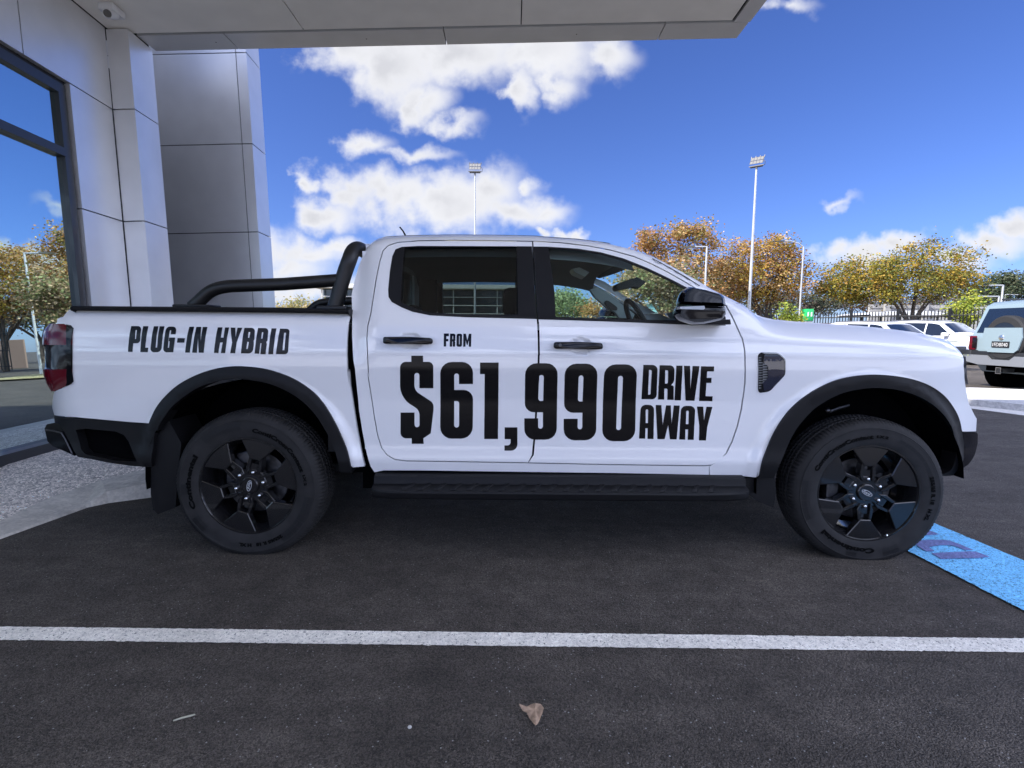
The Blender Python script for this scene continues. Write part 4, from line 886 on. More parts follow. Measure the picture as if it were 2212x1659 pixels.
kb = MB(); n = len(low); kb.add(low+top+inn, [(i, i+1, n+i+1, n+i) for i in range(n-1)]+[(n+i, n+i+1, 2*n+i+1, 2*n+i) for i in range(n-1)]); struct(kb.build('kerb', m_conc))
strip('footpath', inn, wal, m_peb)
# concrete island and gutter in the sun
isl = [(6.1, 7.4), (9.5, 8.12), (10.3, 7.84), (16, 5.6), (13.5, .5), (8.6, 4.4), (8.08, 5.517), (7.81, 6.06), (7.0, 6.7)]
b = MB(); b.prism([(p[0], p[1], 0) for p in isl], (0, 0, .11)); struct(b.build('traffic_island', m_concw))
gut = [(6.0, 6.9), (7.0, 6.2), (7.48, 5.80), (7.66, 5.15), (8.3, 3.6), (8.6, 4.2), (8.1, 5.5), (7.83, 6.04), (7.0, 6.68), (6.1, 7.4)]
sheet('gutter', gut, .004, m_conc)
# ------------------------------------------------------------------ showroom building (its own slightly tilted frame)
B0 = np.array([-4.0, 1.41, 0.0]); TB = R_(1.6)
def acm(name, col, metal=.35, rough=.38, coat=0.0): return M(name, col, rough, metal, bump=(700, .15, .0006), coat=coat, noise=(3, .04, 2))
m_panel = acm('aluminium_panel', (.76, .76, .77), .62, .34); m_soff = acm('soffit_panel', (.83, .80, .73), .0, .6); m_edge = acm('soffit_edge', (.60, .61, .62), .3, .4)
m_joint = M('joint', (.012, .012, .014), .8); m_frame = M('window_frame_paint', (.02, .021, .025), .35, coat=.2)
bld = bpy.data.objects.new('showroom_building', None); C.objects.link(bld); bld.location = tuple(B0); bld.rotation_euler = (0, -TB, 0)
tag(bld, 'silver panelled showroom with a deep flat canopy and a tall dark framed window', 'building')
KW = .0737
def wp(y, x=0.0): return x-KW*y      # wall plane x at depth y
def wallbox(mb, y0, y1, z0, z1, x_out=0.0, t=.06):
    a, b = wp(y0)+x_out, wp(y1)+x_out
    mb.add([(a, y0, z0), (b, y1, z0), (b-t, y1, z0), (a-t, y0, z0), (a, y0, z1), (b, y1, z1), (b-t, y1, z1), (a-t, y0, z1)], [(0, 1, 2, 3), (4, 5, 6, 7), (0, 1, 5, 4), (1, 2, 6, 5), (2, 3, 7, 6), (3, 0, 4, 7)])
J = .006
back = MB(); wallbox(back, 1.06, 1.74, .12, 4.33, -.055, .05); wallbox(back, -5.5, 1.67, 3.47, 4.33, -.055, .05)
back.box((-.13, 1.70, .12), (.05, 2.08, 5.3)); back.box((-2.5, 2.0, .1), (-.7, 3.19, 4.3)); back.build('wall', m_joint, bld)
ys = [-5.3, -3.5, -1.6, .565, 1.67]
for i in range(4):
    p = MB(); wallbox(p, ys[i]+J, ys[i+1]-J, 3.50+J, 4.31-.006, 0, .05); p.build('wall_panel', m_panel, bld)
for z0, z1 in ((.16, 1.20), (1.20, 2.352), (2.352, 3.50)):
    p = MB(); wallbox(p, 1.075, 1.67-J*2, z0+J, z1-J, 0, .05); p.build('wall_panel', m_panel, bld)
    p = MB(); y0 = 1.672; V = [(-.118, y0, z0+J), (.109, y0, z0+J), (.109-KW*.42, y0+.42, z0+J), (-.118, y0+.42, z0+J)]; p.prism(V, (0, 0, z1-z0-2*J)); p.build('pilaster_panel', m_panel, bld)
p = MB(); p.prism([(-.118, 1.672, 3.50+J), (.109, 1.672, 3.50+J), (.109-KW*.42, 2.092, 3.50+J), (-.118, 2.092, 3.50+J)], (0, 0, .80-.012)); p.build('pilaster_panel', m_panel, bld)
# outer column with its two panel widths
zc = [.1, 1.355, 2.505, 3.656, 4.807, 5.6]
cb_ = MB(); cb_.prism([(-2.5, 3.215, .1), (.585, 3.215, .1), (.553, 3.63, .1), (-2.5, 3.63, .1)], (0, 0, 5.5)); cb_.build('column', m_joint, bld)
for i in range(5):
    z0, z1 = zc[i]+J, zc[i+1]-J
    for xa, xb2 in ((-2.5, -.99), (-.98, .465), (.475, .608)):
        p = MB(); p.prism([(xa, 3.2, z0), (xb2, 3.2, z0), (xb2, 3.212, z0), (xa, 3.212, z0)], (0, 0, z1-z0)); p.build('column_panel', m_panel, bld)
    p = MB(); p.prism([(.608, 3.2005, z0), (.576, 3.645, z0), (.564, 3.645, z0), (.596, 3.2125, z0)], (0, 0, z1-z0)); p.build('column_panel', m_panel, bld)
# canopy
cn = MB(); cn.box((-.1, -6.0, 4.36), (6.58, 2.10, 4.95)); cn.box((-9, -5.4, 4.36), (-.1, 2.0, 4.95)); cn.box((-9, .7, 4.95), (-1.2, 2.0, 7.7)); cn.build('canopy', m_joint, bld)  # tall last box is unseen, added to keep sun off the column
xj = [-.42, 1.888, 4.19, 6.42]; yj = [-6.0, -2.2, 1.795]
for i in range(3):
    for j in range(2):
        p = MB(); x0_ = xj[i]+J; 
        if i == 0: V = [(wp(yj[j])+.006, yj[j]+J, 4.31), (xj[1]-J, yj[j]+J, 4.31), (xj[1]-J, yj[j+1]-J, 4.31), (wp(yj[j+1])+.012, yj[j+1]-J, 4.31)]
        else: V = [(x0_, yj[j]+J, 4.31), (xj[i+1]-J, yj[j]+J, 4.31), (xj[i+1]-J, yj[j+1]-J, 4.31), (x0_, yj[j+1]-J, 4.31)]
        p.prism(V, (0, 0, .03)); p.build('soffit_panel', m_soff, bld)
for a, b_ in ((.09, 1.016), (1.026, 3.356), (3.366, 5.72), (5.73, 6.61)):
    p = MB(); p.prism([(a, 1.835, 4.31), (b_, 1.835, 4.31), (b_, 2.13, 4.31), (a, 2.13, 4.31)], (0, 0, .03)); p.prism([(a, 2.13, 4.31), (b_, 2.13, 4.31), (b_, 2.142, 4.31), (a, 2.142, 4.31)], (0, 0, .7)); p.build('canopy_edge', m_edge, bld)
for a, b_ in ((-6.0, -2.21), (-2.2, 1.825)):
    p = MB(); p.box((6.45, a, 4.31), (6.61, b_, 4.34)); p.box((6.61, a, 4.31), (6.622, b_, 5.01)); p.build('canopy_edge', m_edge, bld)
b = MB()
for x in (.55, 2.2, 4.5): b.lathe([(.0001, 4.3085), (.008, 4.3085)], 10, (x+.3, 1.99, 0), 'z')
b.build('fixing_screws', m_joint, bld)
# shop window
wf = MB()
def wbar(y0, y1, z0, z1, t=.10, out=-.035): wallbox(wf, y0, y1, z0, z1, out, t)
wbar(-5.5, 1.06, 3.38, 3.47); wbar(-5.5, .965, 2.80, 2.875, .08, -.02); wbar(.97, 1.06, .20, 3.38); wbar(-5.5, 1.06, .12, .215, .12, .03); wbar(-1.62, -1.54, .215, 3.38)
wf.build('window_frame', m_frame, bld)
gl = MB(); wallbox(gl, -5.5, .97, .2, 3.39, -.075, .006); gl.build('window_glass', glass('shop_glass', (.50, .56, .56), 11.0, gcol=(.78, .95, .98)), bld)
# interior of the showroom
m_if = M('showroom_floor', (.42, .39, .34), .15, coat=.3); m_iw = M('showroom_wall', (.20, .20, .20), .8)
b = MB(); b.box((-8.5, -5.5, .10), (-.2, 1.6, .16)); b.build('showroom_floor', m_if, bld)
b = MB(); b.box((-8.6, -5.5, .16), (-8.5, 1.7, 4.3)); b.box((-8.5, 1.6, .16), (-.25, 1.66, 4.3)); b.box((-8.5, -5.6, .16), (-.2, -5.5, 4.3)); b.build('showroom_wall', m_iw, bld)
b = MB(); b.box((-8.5, -5.5, 3.5), (-.2, 1.6, 3.56)); b.build('showroom_ceiling', M('ceiling', (.25, .25, .25), .9), bld)
b = MB(); b.box((-3.2, -1.2, .16), (-2.8, -.8, 3.5)); b.build('inner_column', m_iw, bld)
# security camera under the soffit
c0 = bpy.data.objects.new('security_camera', None); C.objects.link(c0)
def BL(p): x, y, z = p; c, s = math.cos(TB), math.sin(TB); return np.array([B0[0]+x*c-z*s, B0[1]+y, B0[2]+x*s+z*c])
mt = BL((.20, 1.33, 4.31)); c0.location = tuple(mt); tag(c0, 'white bullet security camera fixed under the canopy soffit by the wall corner', 'security camera')
mwh = M('camera_white', (.62, .62, .62), .4)
b = MB(); b.bbox((-.07, -.09, -.075), (.075, .09, -.002), .012); b.build('mount', mwh, c0, smooth=40)
tgt = BL((.33, 1.02, 4.08))-mt; src = np.array([.03, -.02, -.08])
dv = tgt-src; dv /= np.linalg.norm(dv)
b = MB(); b.tube([src-dv*.02, src+dv*.17, src+dv*.19], [.042, .044, .038], 20); b.build('housing', mwh, c0, smooth=40)
b = MB(); b.tube([src+dv*.188, src+dv*.194], [.034, .033], 20); b.build('lens', m_gloss, c0, smooth=40)
# leaf, twig, stone chip
lf = hz(1150, 1553); m_leaf = M('dead_leaf', (.36, .25, .17), .8, noise=(60, .35), bump=(90, .6, .004))
pts = [(-.043, .042), (-.02, .034), (.0, .050), (.012, .046), (.03, .052), (.038, .03), (.033, .01), (.022, -.014), (.016, -.036), (.008, -.052), (-.002, -.03), (-.010, -.006), (-.017, .010), (-.030, .022)]
V = [(0.01, .02, .017)]+[(x, y, .004+.010*abs(math.sin(9*x+40*y))+.006*(k % 3 == 0)) for k, (x, y) in enumerate(pts)]
o = mesh_obj('fallen_leaf', V, [(0, 1+k, 1+(k+1) % len(pts)) for k in range(len(pts))], m_leaf); o.location = tuple(lf); tag(o, 'curled brown dead leaf lying on the asphalt in front of the pickup', 'leaf')
tw = hz(398, 1553); b = MB(); b.tube([(-.026, -.013, .004), (-.005, -.001, .005), (.016, .008, .005), (.026, .015, .004)], [.0025, .0032, .003, .002], 7); o = b.build('twig', M('twig', (.36, .35, .27), .8)); o.location = tuple(tw); tag(o, 'short pale twig lying on the asphalt at lower left', 'twig')
st_ = hz(885, 1573); b = MB(); b.ball((0, 0, .004), (.007, .006, .005), 4); o = b.build('stone_chip', M('stone', (.5, .48, .45), .8)); o.location = tuple(st_); tag(o, 'tiny pale stone chip on the asphalt between twig and leaf', 'stone')
# ------------------------------------------------------------------ trees
def leaf_mat(name, rough=.6):
    m = bpy.data.materials.new(name); m.use_nodes = True; nt = m.node_tree; b = nt.nodes['Principled BSDF']; a = nt.nodes.new('ShaderNodeAttribute'); a.attribute_name = 'tone'
    nt.links.new(a.outputs['Color'], b.inputs['Base Color']); b.inputs['Roughness'].default_value = rough; b.inputs['Specular IOR Level'].default_value = .25
    t = nt.nodes.new('ShaderNodeBsdfTranslucent'); nt.links.new(a.outputs['Color'], t.inputs[0]); x = nt.nodes.new('ShaderNodeMixShader'); x.inputs[0].default_value = .35
    nt.links.new(b.outputs[0], x.inputs[1]); nt.links.new(t.outputs[0], x.inputs[2]); nt.links.new(x.outputs[0], nt.nodes['Material Output'].inputs[0]); return m
m_leafm = leaf_mat('foliage'); m_bark = M('bark', (.10, .075, .055), .9, noise=(9, .35), bump=(30, .8, .02))
def make_tree(name, blobs, Y, base_uv, pal, n, leaf, label, cat='tree', group=None, trunk_r=.14, fill=.55, flat=.6, seed=0, zmin=None, limbs=7, blob_depth=1.0, gz=0.0, gap=-.08):
    """blobs in picture px at depth Y give size and place; each becomes a ball of leaf clusters around branch ends"""
    r_ = np.random.default_rng(seed+11); dist = Y-CAM[1]; s = dist/FPX
    bl = []
    for (u, v, ru, rv) in blobs: c = hy(u, v, Y); bl.append((c + np.array([0, r_.uniform(-.25, .25)*ru*s*blob_depth, 0]), np.array([ru*s, ru*s*.9*blob_depth, rv*s])))
    cx = hy(base_uv, 700, Y)[0]; root = empty(name, (cx, Y, gz), 0, label, cat, group)
    vol = np.array([b[1].prod()**(2/3) for b in bl]); vol /= vol.sum()
    # clusters
    ncl = max(30, n//45); P = []; T = []
    pal = np.array(pal)
    clc = []
    from mathutils import noise as _n
    for _ in range(ncl*3):
        if len(clc) >= ncl: break
        b = bl[r_.choice(len(bl), p=vol)]
        d = r_.normal(size=3); d /= np.linalg.norm(d); rad = r_.uniform(fill, 1.02)**.6*(r_.uniform(1, 1.3) if r_.random() < .15 else 1)
        qq = b[0]+d*b[1]*rad
        if _n.noise(Vector(qq*1.1/max(.6, leaf*6)))+r_.uniform(-.15, .15) < gap: continue
        clc.append((b[0]+d*b[1]*rad, r_.uniform(.55, 1.3)*leaf*4.2, pal[r_.integers(len(pal))]*r_.uniform(.8, 1.2)))
    V = []; Cc = []
    per = n//ncl
    for c, cr, tone in clc:
        q = c+r_.normal(size=(per, 3))*np.array([1, 1, .7])*cr*.5
        V.append(q); t = tone*r_.uniform(.65, 1.35, (per, 1)); swap = r_.random(per) < .22; t[swap] = pal[r_.integers(len(pal), size=swap.sum())]; Cc.append(t)
    # loose twigs poking out
    Q = np.vstack(V); T = np.vstack(Cc)
    if zmin is not None: k = Q[:, 2] > zmin; Q, T = Q[k], T[k]
    m = len(Q); a = r_.normal(size=(m, 3)); a /= np.linalg.norm(a, axis=1)[:, None]; b_ = np.cross(a, r_.normal(size=(m, 3))); b_ /= np.linalg.norm(b_, axis=1)[:, None]
    L = leaf*r_.uniform(.6, 1.25, (m, 1)); Wd = L*r_.uniform(.55, .9, (m, 1))
    a[:, 2] *= flat; V4 = np.stack([Q-a*L*.5, Q+b_*Wd*.5, Q+a*L*.5, Q-b_*Wd*.5], 1).reshape(-1, 3) - np.array([cx, Y, gz])
    Fs = np.arange(4*m).reshape(-1, 4)
    mesh_obj('crown', V4, Fs, m_leafm, root, col=np.repeat(np.clip(T, .005, .9), 4, axis=0))
    # trunk and limbs
    zb = min(b[0][2]-b[1][2]*.5 for b in bl); fork = max(.35, zb*.55 if zb > .6 else .4)
    tk = MB(); lean = r_.uniform(-.15, .15); tk.tube([(0, 0, -.1), (lean*.3, 0, fork*.5), (lean, .05, fork)], [trunk_r*1.25, trunk_r, trunk_r*.85], 9)
    ends = [bl[i % len(bl)][0]-np.array([cx, Y, gz]) + r_.uniform(-.5, .5, 3)*bl[i % len(bl)][1] for i in range(limbs)]
    for e in ends:
        m1 = np.array([lean, .05, fork])*.55+e*.45+np.array([0, 0, .12*abs(e[0])]); tk.tube([(lean, .05, fork-.05), m1, e], [trunk_r*.6, trunk_r*.36, trunk_r*.1], 6)
        for _ in range(3):
            f = m1+(e-m1)*r_.uniform(.1, .8); g_ = f+r_.normal(size=3)*leaf*5; tk.tube([f, (f+g_)/2+r_.normal(size=3)*.05, g_], [trunk_r*.2, trunk_r*.12, trunk_r*.05], 4)
    tk.build('trunk', m_bark, root)
    return root
ORA = [(.40, .20, .07), (.48, .28, .11), (.34, .18, .07), (.28, .21, .06), (.55, .38, .18), (.22, .20, .06), (.44, .25, .09)]
GLD = [(.40, .27, .04), (.26, .22, .04), (.46, .30, .05), (.18, .19, .04), (.34, .20, .05), (.30, .28, .05), (.14, .16, .04)]
YLG = [(.34, .38, .05), (.44, .44, .08), (.22, .30, .05)]
TAN = [(.40, .28, .16), (.30, .26, .12), (.46, .34, .20), (.22, .24, .10)]
DGR = [(.07, .10, .05), (.10, .13, .07), (.05, .07, .04), (.13, .14, .08)]
GRY = [(.10, .12, .08), (.15, .15, .10), (.16, .12, .10), (.08, .10, .06)]
WIL = [(.20, .27, .12), (.28, .33, .16), (.14, .19, .09)]
BRN = [(.14, .09, .07), (.18, .13, .10), (.10, .08, .06), (.12, .13, .08)]
G1 = 'autumn trees beyond the car park'
make_tree('autumn_tree', [(1450, 545, 62, 58), (1400, 560, 42, 40), (1478, 486, 14, 30), (1500, 530, 40, 38), (1395, 520, 25, 22), (1455, 610, 75, 50), (1380, 600, 45, 40), (1520, 600, 40, 50), (1500, 500, 36, 30)], 26, 1440, ORA, 15000, .14, 'tall rusty orange tree right behind the pickup windscreen', group=G1, seed=1, fill=.35)
make_tree('autumn_tree', [(1610, 570, 72, 50), (1690, 560, 45, 38), (1640, 600, 100, 42), (1715, 590, 36, 30), (1560, 620, 55, 45), (1700, 622, 60, 26), (1655, 530, 50, 24), (1570, 560, 50, 40), (1700, 545, 36, 26), (1610, 640, 60, 30)], 28, 1660, ORA[:5]+GLD[:3], 21000, .14, 'broad orange tree around the white floodlight pole', group=G1, seed=2, fill=.3)
make_tree('autumn_tree', [(1880, 590, 92, 32), (1975, 565, 60, 42), (2055, 580, 60, 46), (2000, 535, 26, 24), (1850, 615, 78, 30), (1960, 612, 110, 34), (2080, 612, 44, 36), (1810, 625, 40, 18), (1890, 640, 66, 15), (2000, 638, 74, 16)], 28, 1965, GLD, 26000, .135, 'wide golden green tree above the black fence at right', group=G1, seed=3, fill=.25)
make_tree('evergreen_tree', [(2150, 625, 50, 26), (2195, 620, 40, 32), (2240, 625, 50, 34), (2120, 645, 40, 18), (2170, 600, 22, 10)], 62, 2170, DGR, 9000, .30, 'dark evergreen trees at the far right behind the street lamp', seed=4, fill=.2, trunk_r=.3)
make_tree('grey_green_tree', [(1560, 650, 60, 30), (1640, 655, 55, 26), (1720, 650, 60, 28), (1790, 655, 45, 22)], 46, 1690, GRY, 11000, .20, 'grey green feathery tree behind the orange trees', seed=5, fill=.15, trunk_r=.2)
make_tree('bare_tree', [(1850, 656, 60, 14), (1940, 652, 70, 14), (2030, 650, 50, 14), (1760, 660, 40, 12)], 50, 1930, BRN, 6000, .20, 'reddish brown thinned out tree under the golden crown', seed=6, fill=.15, trunk_r=.2)
make_tree('young_shrub', [(1703, 680, 17, 16), (1703, 668, 9, 12), (1712, 690, 16, 10)], 23, 1703, YLG, 1300, .12, 'small yellow green shrub beside the green bin hood', 'shrub', seed=7, fill=.1, trunk_r=.03)
make_tree('young_tree', [(2090, 640, 10, 16), (2080, 665, 14, 12), (2100, 655, 14, 14), (2085, 685, 26, 12), (2110, 672, 20, 12), (2065, 672, 12, 8)], 21.5, 2088, YLG, 2200, .12, 'slender lime green young tree growing through the black fence', seed=8, fill=.1, trunk_r=.03)
make_tree('willow_tree', [(1225, 655, 46, 24), (1250, 672, 40, 22), (1195, 665, 35, 22), (1170, 650, 30, 20)], 24, 1232, WIL, 6500, .13, 'pale green willow like tree seen through the front door window', seed=9, fill=.2, trunk_r=.08)
make_tree('autumn_bush', [(1282, 672, 20, 16), (1300, 682, 20, 12)], 22, 1285, ORA, 1500, .12, 'small orange bush seen through the front door window', 'bush', seed=10, fill=.1, trunk_r=.04)
make_tree('autumn_tree', [(1340, 628, 38, 24), (1395, 610, 55, 34), (1440, 640, 40, 34), (1470, 610, 40, 40)], 19, 1443, TAN, 6500, .13, 'tan leaved tree seen through the pickup windscreen', group=G1, seed=11, fill=.2, trunk_r=.12)
make_tree('autumn_tree', [(640, 668, 42, 16), (690, 672, 34, 12), (600, 675, 30, 14), (560, 680, 40, 14)], 30, 640, [(.42, .36, .14), (.50, .40, .22), (.30, .30, .10)], 4200, .15, 'pale yellow treetop showing between sports bar and tub', group=G1, seed=12, fill=.2, trunk_r=.1)
# ------------------------------------------------------------------ poles and lamps
m_pole = M('galvanised_pole', (.46, .47, .47), .4, .3, noise=(2, .06)); m_fix = M('lamp_housing', (.13, .125, .12), .5, .4); m_led = M('lamp_lens', (.22, .21, .19), .3)
def flood(label, u, vt, Y, r, ang, sc):
    p = hy(u, vt, Y); root = empty('floodlight_pole', (p[0], Y, 0), 0, label, 'floodlight', 'tall floodlight poles of the car park')
    h = p[2]; b = MB(); b.tube([(0, 0, 0), (0, 0, h*.5), (0, 0, h)], [r, r*.8, r*.55], 14); b.build('pole', m_pole, root, smooth=50)
    hd = bpy.data.objects.new('lamp_head', None); C.objects.link(hd); hd.parent = root; hd.location = (0, 0, h); hd.rotation_euler = (0, 0, R_(ang)); hd.scale = (sc, sc, sc)
    b = MB(); b.tube([(0, 0, -.05), (0, 0, .16)], .07, 10); b.box((-.42, -.05, .14), (.42, .05, .22)); b.box((-.5, -.14, .20), (.5, -.08, .26)); b.build('bracket', m_fix, hd)
    b = MB()
    for k in range(2):
        z0 = .36+.30*k; y0 = -.16+.22*k
        b.prism([(-.46, y0-.02, z0), (.46, y0-.02, z0), (.46, y0+.18, z0+.27), (-.46, y0+.18, z0+.27)], (0, .06, .03))
    b.tube([(.4, 0, .2), (.56, 0, .26), (.58, -.05, .45), (.46, -.05, .6)], .02, 6)
    for x in (-.45, -.15, .15, .45): b.tube([(x, .22, .86), (x+.02, .26, 1.02)], .03, 5)
    b.build('lamp_box', m_fix, hd)
    b = MB()
    for k in range(2):
        for j in range(4):
            z0 = .37+.30*k; y0 = -.19+.22*k; xa = -.43+.22*j; b.prism([(xa, y0, z0), (xa+.19, y0, z0), (xa+.19, y0+.18, z0+.24), (xa, y0+.18, z0+.24)], (0, .01, 0))
    b.build('lamp_lens', m_led, hd)
    return root
flood('tall thin floodlight pole rising behind the cab roof', 1026, 378, 40, .10, 0, 1.0)
flood('thick white floodlight pole right of the windscreen in front of the orange tree', 1634, 366, 22, .078, -38, .62)
def street(label, u, vt, Y, r, arm, style, ang=0):
    p = hy(u, vt, Y); root = empty('street_lamp', (p[0], Y, 0), 0, label, 'street lamp', 'slim street lamps in the distance'); h = p[2]
    b = MB(); b.tube([(0, 0, 0), (0, 0, h)], [r, r*.7], 10); b.build('pole', m_pole, root, smooth=50)
    b = MB()
    if style == 'curve': b.tube([(0, 0, h-.02), (arm*.25, 0, h+abs(arm)*.16), (arm*.65, 0, h+abs(arm)*.27), (arm, 0, h+abs(arm)*.27)], r*.6, 8)
    else: b.tube([(0, 0, h-.02), (arm, 0, h-.02-.0*arm)], r*.6, 8)
    b.build('arm', m_pole, root, smooth=50)
    zt = h+(abs(arm)*.27 if style == 'curve' else -.02)
    b = MB(); s = 1 if arm > 0 else -1; b.prism([(arm, -.09, zt+.04), (arm+s*.55, -.07, zt-.01), (arm+s*.6, 0, zt-.03), (arm, .0, zt-.03)], (0, .16, .0)); b.build('lamp_head', m_pole, root)
street('short white street lamp left of the thick floodlight pole', 1527, 532, 21, .055, -.55, 'flat')
street('curved arm street lamp behind the broad orange tree', 1736, 533, 24.5, .05, -1.0, 'curve')
street('taller street lamp with a flat arm at the far right', 2167, 616, 40, .10, -1.2, 'flat')
street('lower street lamp beside the taller one at the far right', 2158, 640, 46, .10, -2.0, 'flat')
street('small street lamp with arm to the right under the golden tree', 2172, 636, 60, .08, 1.5, 'flat')
street('faint street lamp left of the concrete wall', 1903, 652, 58, .08, -1.4, 'flat')
# ------------------------------------------------------------------ fence
fe = empty('security_fence', (15.0, 22.5, 0), 0, 'black spear top security fence behind the parked cars', 'fence')
m_fen = M('black_fence', (.012, .013, .014), .5)
A = np.array([hy(1640, 700, 27.0)[0], 27.0]); Bp = np.array([hy(2215, 700, 19.6)[0], 19.6]); dd = Bp-A; ln = np.linalg.norm(dd); dd /= ln
ftop = lambda t: 2.22+.10*t
b = MB(); n = int(ln/.125); pk = MB()
for i in range(n+1):
    p = A+dd*ln*i/n; z = ftop(i/n); t = .016
    pk.box((p[0]-t, p[1]-t, .1), (p[0]+t, p[1]+t, z-.06)); pk.add([(p[0]-t, p[1]-t, z-.06), (p[0]+t, p[1]-t, z-.06), (p[0]+t, p[1]+t, z-.06), (p[0]-t, p[1]+t, z-.06), (p[0], p[1], z)], [(0, 1, 4), (1, 2, 4), (2, 3, 4), (3, 0, 4)])
pk.build('pickets', m_fen, fe, (15.0, 22.5, 0))
for z in (.3, 1.1, 1.95):
    b = MB(); b.tube([(A[0], A[1], z), (Bp[0], Bp[1], z+.1)], .028, 6); b.build('rail', m_fen, fe, (15.0, 22.5, 0))
for i in range(0, 6):
    p = A+dd*ln*(i+.3)/5.6; b = MB(); b.box((p[0]-.05, p[1]-.05, 0), (p[0]+.05, p[1]+.05, 2.35)); b.build('post', m_fen, fe, (15.0, 22.5, 0))
# green hooded post
gp = hy(1744, 690, 24.5); gb = empty('green_bin_post', (gp[0], 24.5, 0), 0, 'green hooded box on a white post behind the fence', 'post box')
b = MB(); b.box((-.19, -.15, 0), (.19, .15, 1.82)); b.build('post', M('white_post', (.62, .64, .62), .6), gb)
m_grn = M('green_box', (.02, .42, .12), .4)
b = MB(); b.bbox((-.21, -.2, 1.80), (.21, .2, 2.40), .03); b.build('hood', m_grn, gb, smooth=40)
b = MB(); b.box((-.12, -.206, 2.02), (-.05, -.2, 2.24)); b.box((.05, -.206, 2.02), (.12, -.2, 2.24)); b.build('hood_window', m_white, gb)
# shelter roof, wall, buildings
sp = hy(1935, 700, 36); sh = empty('shelter', (sp[0], 36, 0), 0, 'low white curved shelter roof beyond the black fence', 'shelter')
xa, xb_ = hy(1852, 668, 36)[0]-sp[0], hy(2040, 668, 36)[0]-sp[0]
V = []; n = 14
for yy in (-1.5, 2.5):
    for k in range(n+1): t = k/n; V.append((xa+(xb_-xa)*t, yy, 2.50+.28*math.sin(math.pi*t)**.7))
    for k in range(n+1): t = k/n; V.append((xa+(xb_-xa)*t, yy, 2.38+.10*math.sin(math.pi*t)**.7))
m_ = n+1
q = MB(); q.add(V, [(k, k+1, 2*m_+k+1, 2*m_+k) for k in range(n)]+[(m_+k, m_+k+1, 3*m_+k+1, 3*m_+k) for k in range(n)]+[(k, k+1, m_+k+1, m_+k) for k in range(n)]+[(2*m_+k, 2*m_+k+1, 3*m_+k+1, 3*m_+k) for k in range(n)]); q.build('roof', M('white_sheet', (.8, .8, .8), .4), sh)
for x in np.linspace(xa+.4, xb_-.4, 5):
    b = MB(); b.box((x-.05, 0, 0), (x+.05, .1, 2.4)); b.build('post', m_fen, sh)
b = MB(); b.box((xa, 2.0, 0), (xb_, 2.1, 1.3)); b.build('low_wall', M('grey_panel', (.35, .34, .32), .7), sh)
wl = hy(2020, 700, 48); cw = empty('concrete_wall', (wl[0], 48, 0), 0, 'long pale concrete wall with buttresses under the golden tree', 'wall')
xa, xb_ = hy(1880, 660, 48)[0]-wl[0], hy(2300, 660, 48)[0]-wl[0]; m_cw = M('weathered_concrete', (.34, .33, .31), .85, noise=(.8, .2))
b = MB(); b.box((xa, 0, 0), (xb_, .3, 3.9)); b.box((xa, -.06, 3.55), (xb_, 0, 3.7)); b.build('wall_face', m_cw, cw)
for x in np.arange(xa+1.2, xb_, 3.6): b = MB(); b.bbox((x, -.35, 0), (x+.55, -.06, 4.05), .03); b.build('buttress', m_cw, cw)
# distant low row of parked van shapes beyond the fence
m_org = M('orange_panel', (.55, .26, .07), .6); m_gr2 = M('brown_fence', (.22, .15, .12), .8)
sb = empty('timber_screen', (hy(1800, 700, 33)[0], 33, 0), 0, 'brown and orange screen wall seen through the fence pickets', 'screen')
def uX(u, Y): return hy(u, 700, Y)[0]
for (ua, ub, z1, mt_) in ((1660, 1745, 1.75, m_gr2), (1745, 1835, 1.85, m_gr2), (1795, 1850, 1.55, m_org), (1850, 1960, 1.7, m_cw)):
    b = MB(); yy = 0 if mt_ is not m_org else -.2; b.bbox((uX(ua, 33)-sb.location.x, yy, 0), (uX(ub, 33)-sb.location.x, yy+.12, z1), .02); b.build('panel', mt_, sb)
# office building seen through the rear door glass
ob = empty('office_building', (uX(1000, 44), 44, 0), 0, 'two storey office with horizontal louvres seen through the rear door window', 'building')
xa, xb_ = uX(700, 44)-uX(1000, 44), uX(1110, 44)-uX(1000, 44); ztp = hy(1000, 626, 44)[2]
m_dkg = M('office_glass', (.03, .045, .05), .15, coat=.5); m_lou = M('louvre', (.65, .63, .58), .5)
b = MB(); b.box((xa, 0, 0), (xb_, 12, ztp)); b.build('wall', m_dkg, ob)
b = MB(); b.bbox((xa-.5, -1.2, ztp), (xb_+.5, 12, ztp+.35), .03); b.build('roof', m_lou, ob)
for k in range(5): b = MB(); z = ztp*(.25+.15*k); b.box((xa, -.55, z), (xb_, -.35, z+.06)); b.build('louvre', m_lou, ob)
for x in np.arange(xa, xb_, 1.9): b = MB(); b.box((x, -.5, 0), (x+.09, -.4, ztp)); b.build('mullion', m_lou, ob)
tb_ = empty('teal_shed', (uX(1420, 38), 38, 0), 0, 'pale teal clad shed seen through the windscreen', 'shed')
b = MB(); b.box((-3.2, 0, 0), (4.5, 8, 3.3)); b.build('wall', M('teal_cladding', (.25, .55, .55), .6, noise=(2, .06)), tb_)
b = MB(); b.prism([(-3.4, -.2, 3.3), (4.7, -.2, 3.3), (4.7, 8.2, 3.6), (-3.4, 8.2, 3.6)], (0, 0, .12)); b.build('roof', m_lou, tb_)
for k in range(7): b = MB(); b.box((-3.2, -.03, .4+.42*k), (4.5, -.005, .44+.42*k)); b.build('cladding_rib', M('teal_rib', (.3, .6, .6), .5) if k == 0 else bpy.data.materials['teal_rib'], tb_)
wr = empty('rail_fence', (uX(1260, 26.5), 26.5, 0), 0, 'white tubular rail fence seen through the front door window', 'fence')
